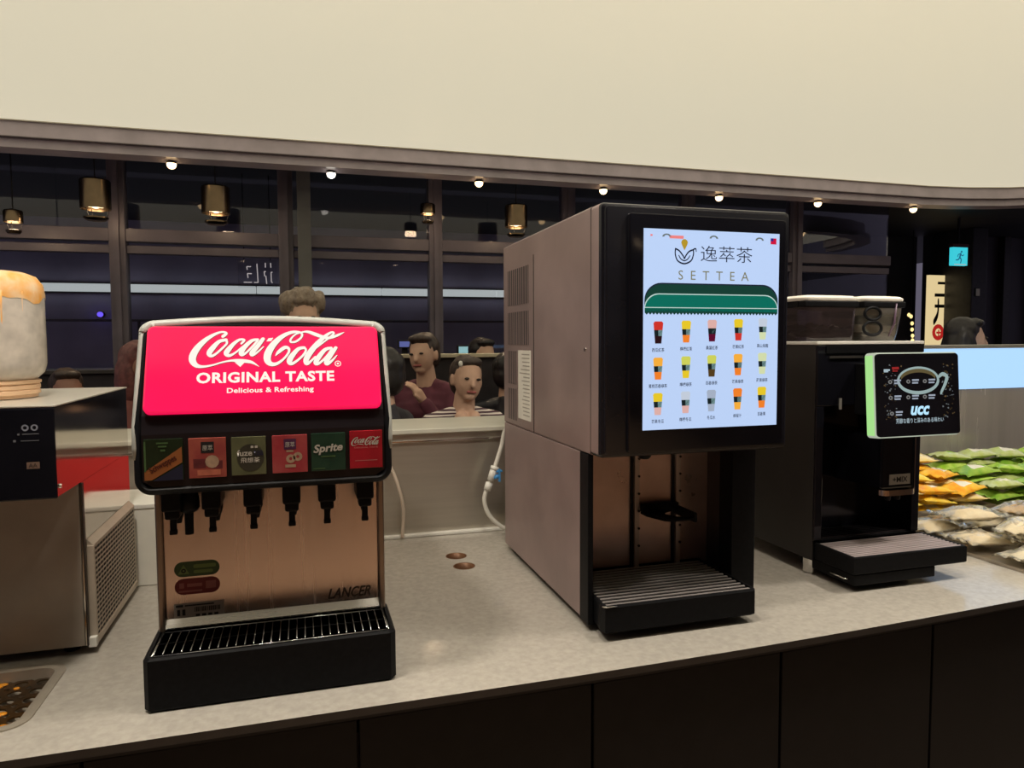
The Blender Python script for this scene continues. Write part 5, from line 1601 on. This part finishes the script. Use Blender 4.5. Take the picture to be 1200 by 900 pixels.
    for s in (-1, 1):
        ell3(bm, (s * 0.10, -0.05, 0.043), (0.047, 0.125, 0.042))
        caps(bm, (s * 0.10, 0.02, 0.055), (s * 0.10, 0.02, 0.11), 0.045, 0.045)
    me = bm_mesh(bm); me.transform(M)
    link('shoes', me, shoe_m, t, smooth=True)
    # hair
    bm = bmesh.new()
    for c, r in hairstyle:
        ell3(bm, hv((c[0], c[1], H + c[2])), r)
    link('hair', fused(bm, 0.008, M, 2, hair_disp), hair, t, smooth=True)
    return t, M, hv
cap_short = [((0, 0.028, -0.080), (0.086, 0.096, 0.088)), ((0, 0.055, -0.13), (0.080, 0.070, 0.085)), ((0, -0.030, -0.032), (0.068, 0.056, 0.030))]
wavy = cap_short + [((-0.06, 0.02, -0.04), (0.052, 0.07, 0.06)), ((0.06, 0.02, -0.04), (0.052, 0.07, 0.06)), ((0, 0.0, -0.01), (0.07, 0.08, 0.045))]
tied = [((0, 0.030, -0.084), (0.084, 0.094, 0.090)), ((0, 0.060, -0.13), (0.076, 0.066, 0.085)), ((0, 0.13, -0.10), (0.035, 0.045, 0.05)), ((0, -0.014, -0.034), (0.070, 0.056, 0.030))]
longh = cap_short + [((-0.07, 0.04, -0.18), (0.034, 0.06, 0.12)), ((0.07, 0.04, -0.18), (0.034, 0.06, 0.12)), ((0, 0.08, -0.20), (0.08, 0.05, 0.14))]
blackhair = mat('black hair', (0.016, 0.013, 0.013), 0.4, var=0.3, scale=60)
brownhair = mat('dark brown hair', (0.050, 0.033, 0.026), 0.45, var=0.35, scale=60)
greyhair = mat('grey brown wavy hair', (0.20, 0.145, 0.10), 0.5, scale=70, col2=(0.34, 0.28, 0.22))
redhair = mat('auburn hair', (0.15, 0.05, 0.045), 0.5, var=0.3, scale=50)
jack = mat('charcoal jacket', (0.030, 0.028, 0.034), 0.7, var=0.3, scale=14, bump=0.3)
puffy = mat('black puffer', (0.014, 0.013, 0.018), 0.45, var=0.3, scale=18, bump=0.5)
maroon = mat('maroon sweater', (0.13, 0.035, 0.055), 0.8, var=0.15, scale=20)
rust = mat('rust brown shirt', (0.18, 0.06, 0.05), 0.75, var=0.2, scale=16)
navy = mat('navy top', (0.02, 0.02, 0.035), 0.7, var=0.2)
t, M, hv = person(0.785, 3.50, 1.481, 0.10, 'person in a striped V-neck top with tied dark hair, behind the ledge', stripe_mat(), brownhair, tied, long_sleeve=False, vneck=True, tilt=0.10)
bm = bmesh.new()
ell3(bm, hv((-0.055, -0.045, 1.481 - 0.045)), (0.012, 0.010, 0.016), 10)
me = bm_mesh(bm); me.transform(M)
link('hair_clip', me, whitep, t, smooth=True)
person(0.665, 3.97, 1.600, -0.6, 'person in a maroon sweater raising a hand, behind the striped top', maroon, brownhair, cap_short, arm='raise', tilt=-0.08)
person(0.325, 3.18, 1.525, -2.2, 'person in a charcoal jacket partly hidden by the soda fountain', jack, blackhair, cap_short)
person(0.012, 3.62, 1.785, 0.15, 'tall person with wavy grey-brown hair showing above the soda fountain', navy, greyhair, wavy, hair_disp=0.012)
person(-0.700, 3.62, 1.560, 0.9, 'person with auburn hair and rust shirt beside the glowing red sign', rust, redhair, longh, skin=skin2_m)
person(-1.27, 4.52, 1.410, 0.4, 'short person with brown hair low behind the juice dispenser', rust, brownhair, cap_short, skin=skin2_m)
person(1.16, 3.99, 1.485, 2.6, 'person in a black puffer jacket against the tall screen machine', puffy, blackhair, cap_short)
person(1.20, 4.75, 1.575, 0.4, 'dark-haired person far behind the cream partition', navy, blackhair, cap_short)
person(3.62, 3.13, 1.672, 1.2, 'dark-haired person at the right above the pale blue strip', puffy, blackhair, longh)

# partition and small screens in the dining area
pt = thing('partition', 'low dark partition with a cream top rail behind the guests', 'partition', (0.9, 4.25, 0))
box('panel', -0.3, 2.6, 4.23, 4.27, 0.0, 1.455, mat('dark partition', (0.03, 0.026, 0.028), 0.6, var=0.2), pt)
box('top_rail', -0.3, 2.6, 4.20, 4.30, 1.4555, 1.478, mat('cream rail', (0.62, 0.56, 0.40), 0.4, var=0.05), pt, 0.003)
def monitor(x, y, z, w, h, col, lab, foot):
    t = thing('till_screen', lab, 'screen', (x, y, z))
    box('case', x - w / 2 - 0.01, x + w / 2 + 0.01, y, y + 0.03, z, z + h + 0.02, black_m, t, 0.003)
    box('display', x - w / 2, x + w / 2, y - 0.002, y, z + 0.01, z + 0.01 + h, emat('till ' + lab, col, 0.5), t)
    box('stand', x - 0.02, x + 0.02, y + 0.03, y + 0.05, foot, z + h * 0.6, black_m, t)
    box('foot', x - 0.06, x + 0.06, y - 0.03, y + 0.08, foot, foot + 0.012, black_m, t)
bar = thing('service_bar', 'dark service bar in front of the windows carrying small lit screens', 'bar', (1.0, 5.2, 0))
box('bar_body', -2.6, 3.2, 5.05, 5.40, 0.0, 1.36, mat('bar front', (0.028, 0.024, 0.028), 0.5, var=0.2), bar, 0.004)
box('bar_top', -2.63, 3.23, 5.02, 5.43, 1.3605, 1.385, mat('bar top', (0.06, 0.055, 0.055), 0.25, var=0.15), bar, 0.003)
monitor(0.72, 5.15, 1.505, 0.085, 0.04, srgb(110, 120, 190), 'small lavender screen left of the central window post', 1.3855)
monitor(1.16, 5.15, 1.455, 0.09, 0.05, srgb(170, 220, 225), 'small cyan screen right of the central window post', 1.3855)

# lit banner, exit sign and string of bulbs at the right
bn = thing('sign_banner', 'tall lit cream sign with black strokes and a red seal in the lobby', 'sign', (8.0, 7.38, 1.2))
bx0, bx1 = 7.872, 8.135
bt = box('banner_face', bx0, bx1, 7.38, 7.42, 1.2, 2.39, emat('lit cream banner', srgb(238, 214, 160), 0.75), bn)
box('banner_back', bx0 - 0.01, bx1 + 0.01, 7.42, 7.46, 0.0, 2.40, black_m, bn)
BF = lambda u, v, w: (bx0 + u * (bx1 - bx0), 7.38 - w, 1.542 + v * 0.848)
for r_b in (rect(0.55, 1.0, 0.86, 0.90), rect(0.38, 1.0, 0.67, 0.72), rect(0.40, 1.0, 0.50, 0.55)):
    flat('banner_print', [r_b], BF, black_m, bt, 0.001)
strokes('banner_print', BF, [[(0.62, 0.60, .10), (0.62, 0.45, .10), (0.55, 0.36, .11), (0.38, 0.28, .10)]], black_m, bt, 0.0015)
flat('banner_seal', [[(a * 0.9 + 0.07, b) for a, b in q] for q in [[(u, 0.12 + (v - 0.12) * 0.30) for u, v in p] for p in ring_poly(0.66, 0.12, 0.20, 0.42, 18)]], BF, emat('seal red', srgb(196, 40, 36), 0.6), bt, 0.0015)
flat('banner_seal', [rect(0.55, 0.85, 0.10, 0.13), rect(0.66, 0.74, 0.06, 0.16)], BF, MATS['seal red'], bt, 0.0015)
ex = thing('exit_sign', 'small glowing cyan exit sign with a running figure hanging from the ceiling', 'sign', (7.38, 6.5, 2.42))
eb = box('sign_box', 7.272, 7.494, 6.50, 6.55, 2.41, 2.62, emat('exit cyan', srgb(60, 205, 220), 0.85), ex, 0.004)
box('sign_cap', 7.262, 7.504, 6.495, 6.56, 2.6205, 2.66, mat('sign cap red', (0.10, 0.03, 0.03), 0.5, var=0.1), ex, 0.003)
box('hanger', 7.37, 7.39, 6.52, 6.54, 2.66, 2.96, black_m, ex)
EF = lambda u, v, w: (7.272 + u * 0.222, 6.50 - w, 2.41 + v * 0.21)
strokes('running_figure', EF, [[(0.52, 0.66, .09), (0.46, 0.45, .10)], [(0.46, 0.45, .08), (0.56, 0.32, .07), (0.52, 0.14, .06)], [(0.46, 0.45, .08), (0.36, 0.32, .07), (0.22, 0.30, .06)], [(0.50, 0.62, .05), (0.64, 0.54, .05), (0.72, 0.60, .05)], [(0.50, 0.64, .05), (0.36, 0.60, .05), (0.32, 0.48, .05)]], mat('figure blue', (0.02, 0.16, 0.28), 0.5, emit=(0.02, 0.16, 0.28), es=0.6), eb, 0.001,
        [[(0.57 + 0.06 * math.cos(q), 0.76 + 0.06 * math.sin(q)) for q in [2 * pi * i / 12 for i in range(12)]]])
flat('sign_ground', [rect(0.1, 0.9, 0.03, 0.08)], EF, mat('sign white', (0.7, 0.8, 0.8), 0.5, emit=(0.5, 0.6, 0.6), es=0.6), eb, 0.001)
st_ = thing('bulb_string', 'short string of warm bulbs hanging left of the lit cream sign', 'string light', (7.63, 7.38, 1.3))
wb_ = emat('string bulb warm', srgb(255, 226, 150), 1.2)
tube('cord', [(7.62, 7.40, 2.965), (7.62, 7.40, 2.30), (7.60, 7.40, 1.9), (7.63, 7.40, 1.70), (7.64, 7.40, 1.30)], 0.006, black_m, st_, n=6)
for bx_, bz_ in ((7.605, 1.85), (7.57, 1.87), (7.625, 1.76), (7.628, 1.68), (7.638, 1.60), (7.64, 1.54), (7.642, 1.46)):
    bm = bmesh.new()
    ell3(bm, Vector((bx_, 7.39, bz_)), (0.022, 0.018, 0.026), 10)
    link('bulb', bm_mesh(bm), wb_, st_, smooth=True)
wl = thing('wall_card', 'small pale notice fixed on the dark lobby pier', 'notice', (8.24, 6.99, 2.1))
box('card', 8.21, 8.27, 6.985, 6.999, 2.10, 2.19, paperw, wl, 0.002)
box('frame', 8.205, 8.275, 6.99, 6.9995, 2.095, 2.195, black_m, wl)
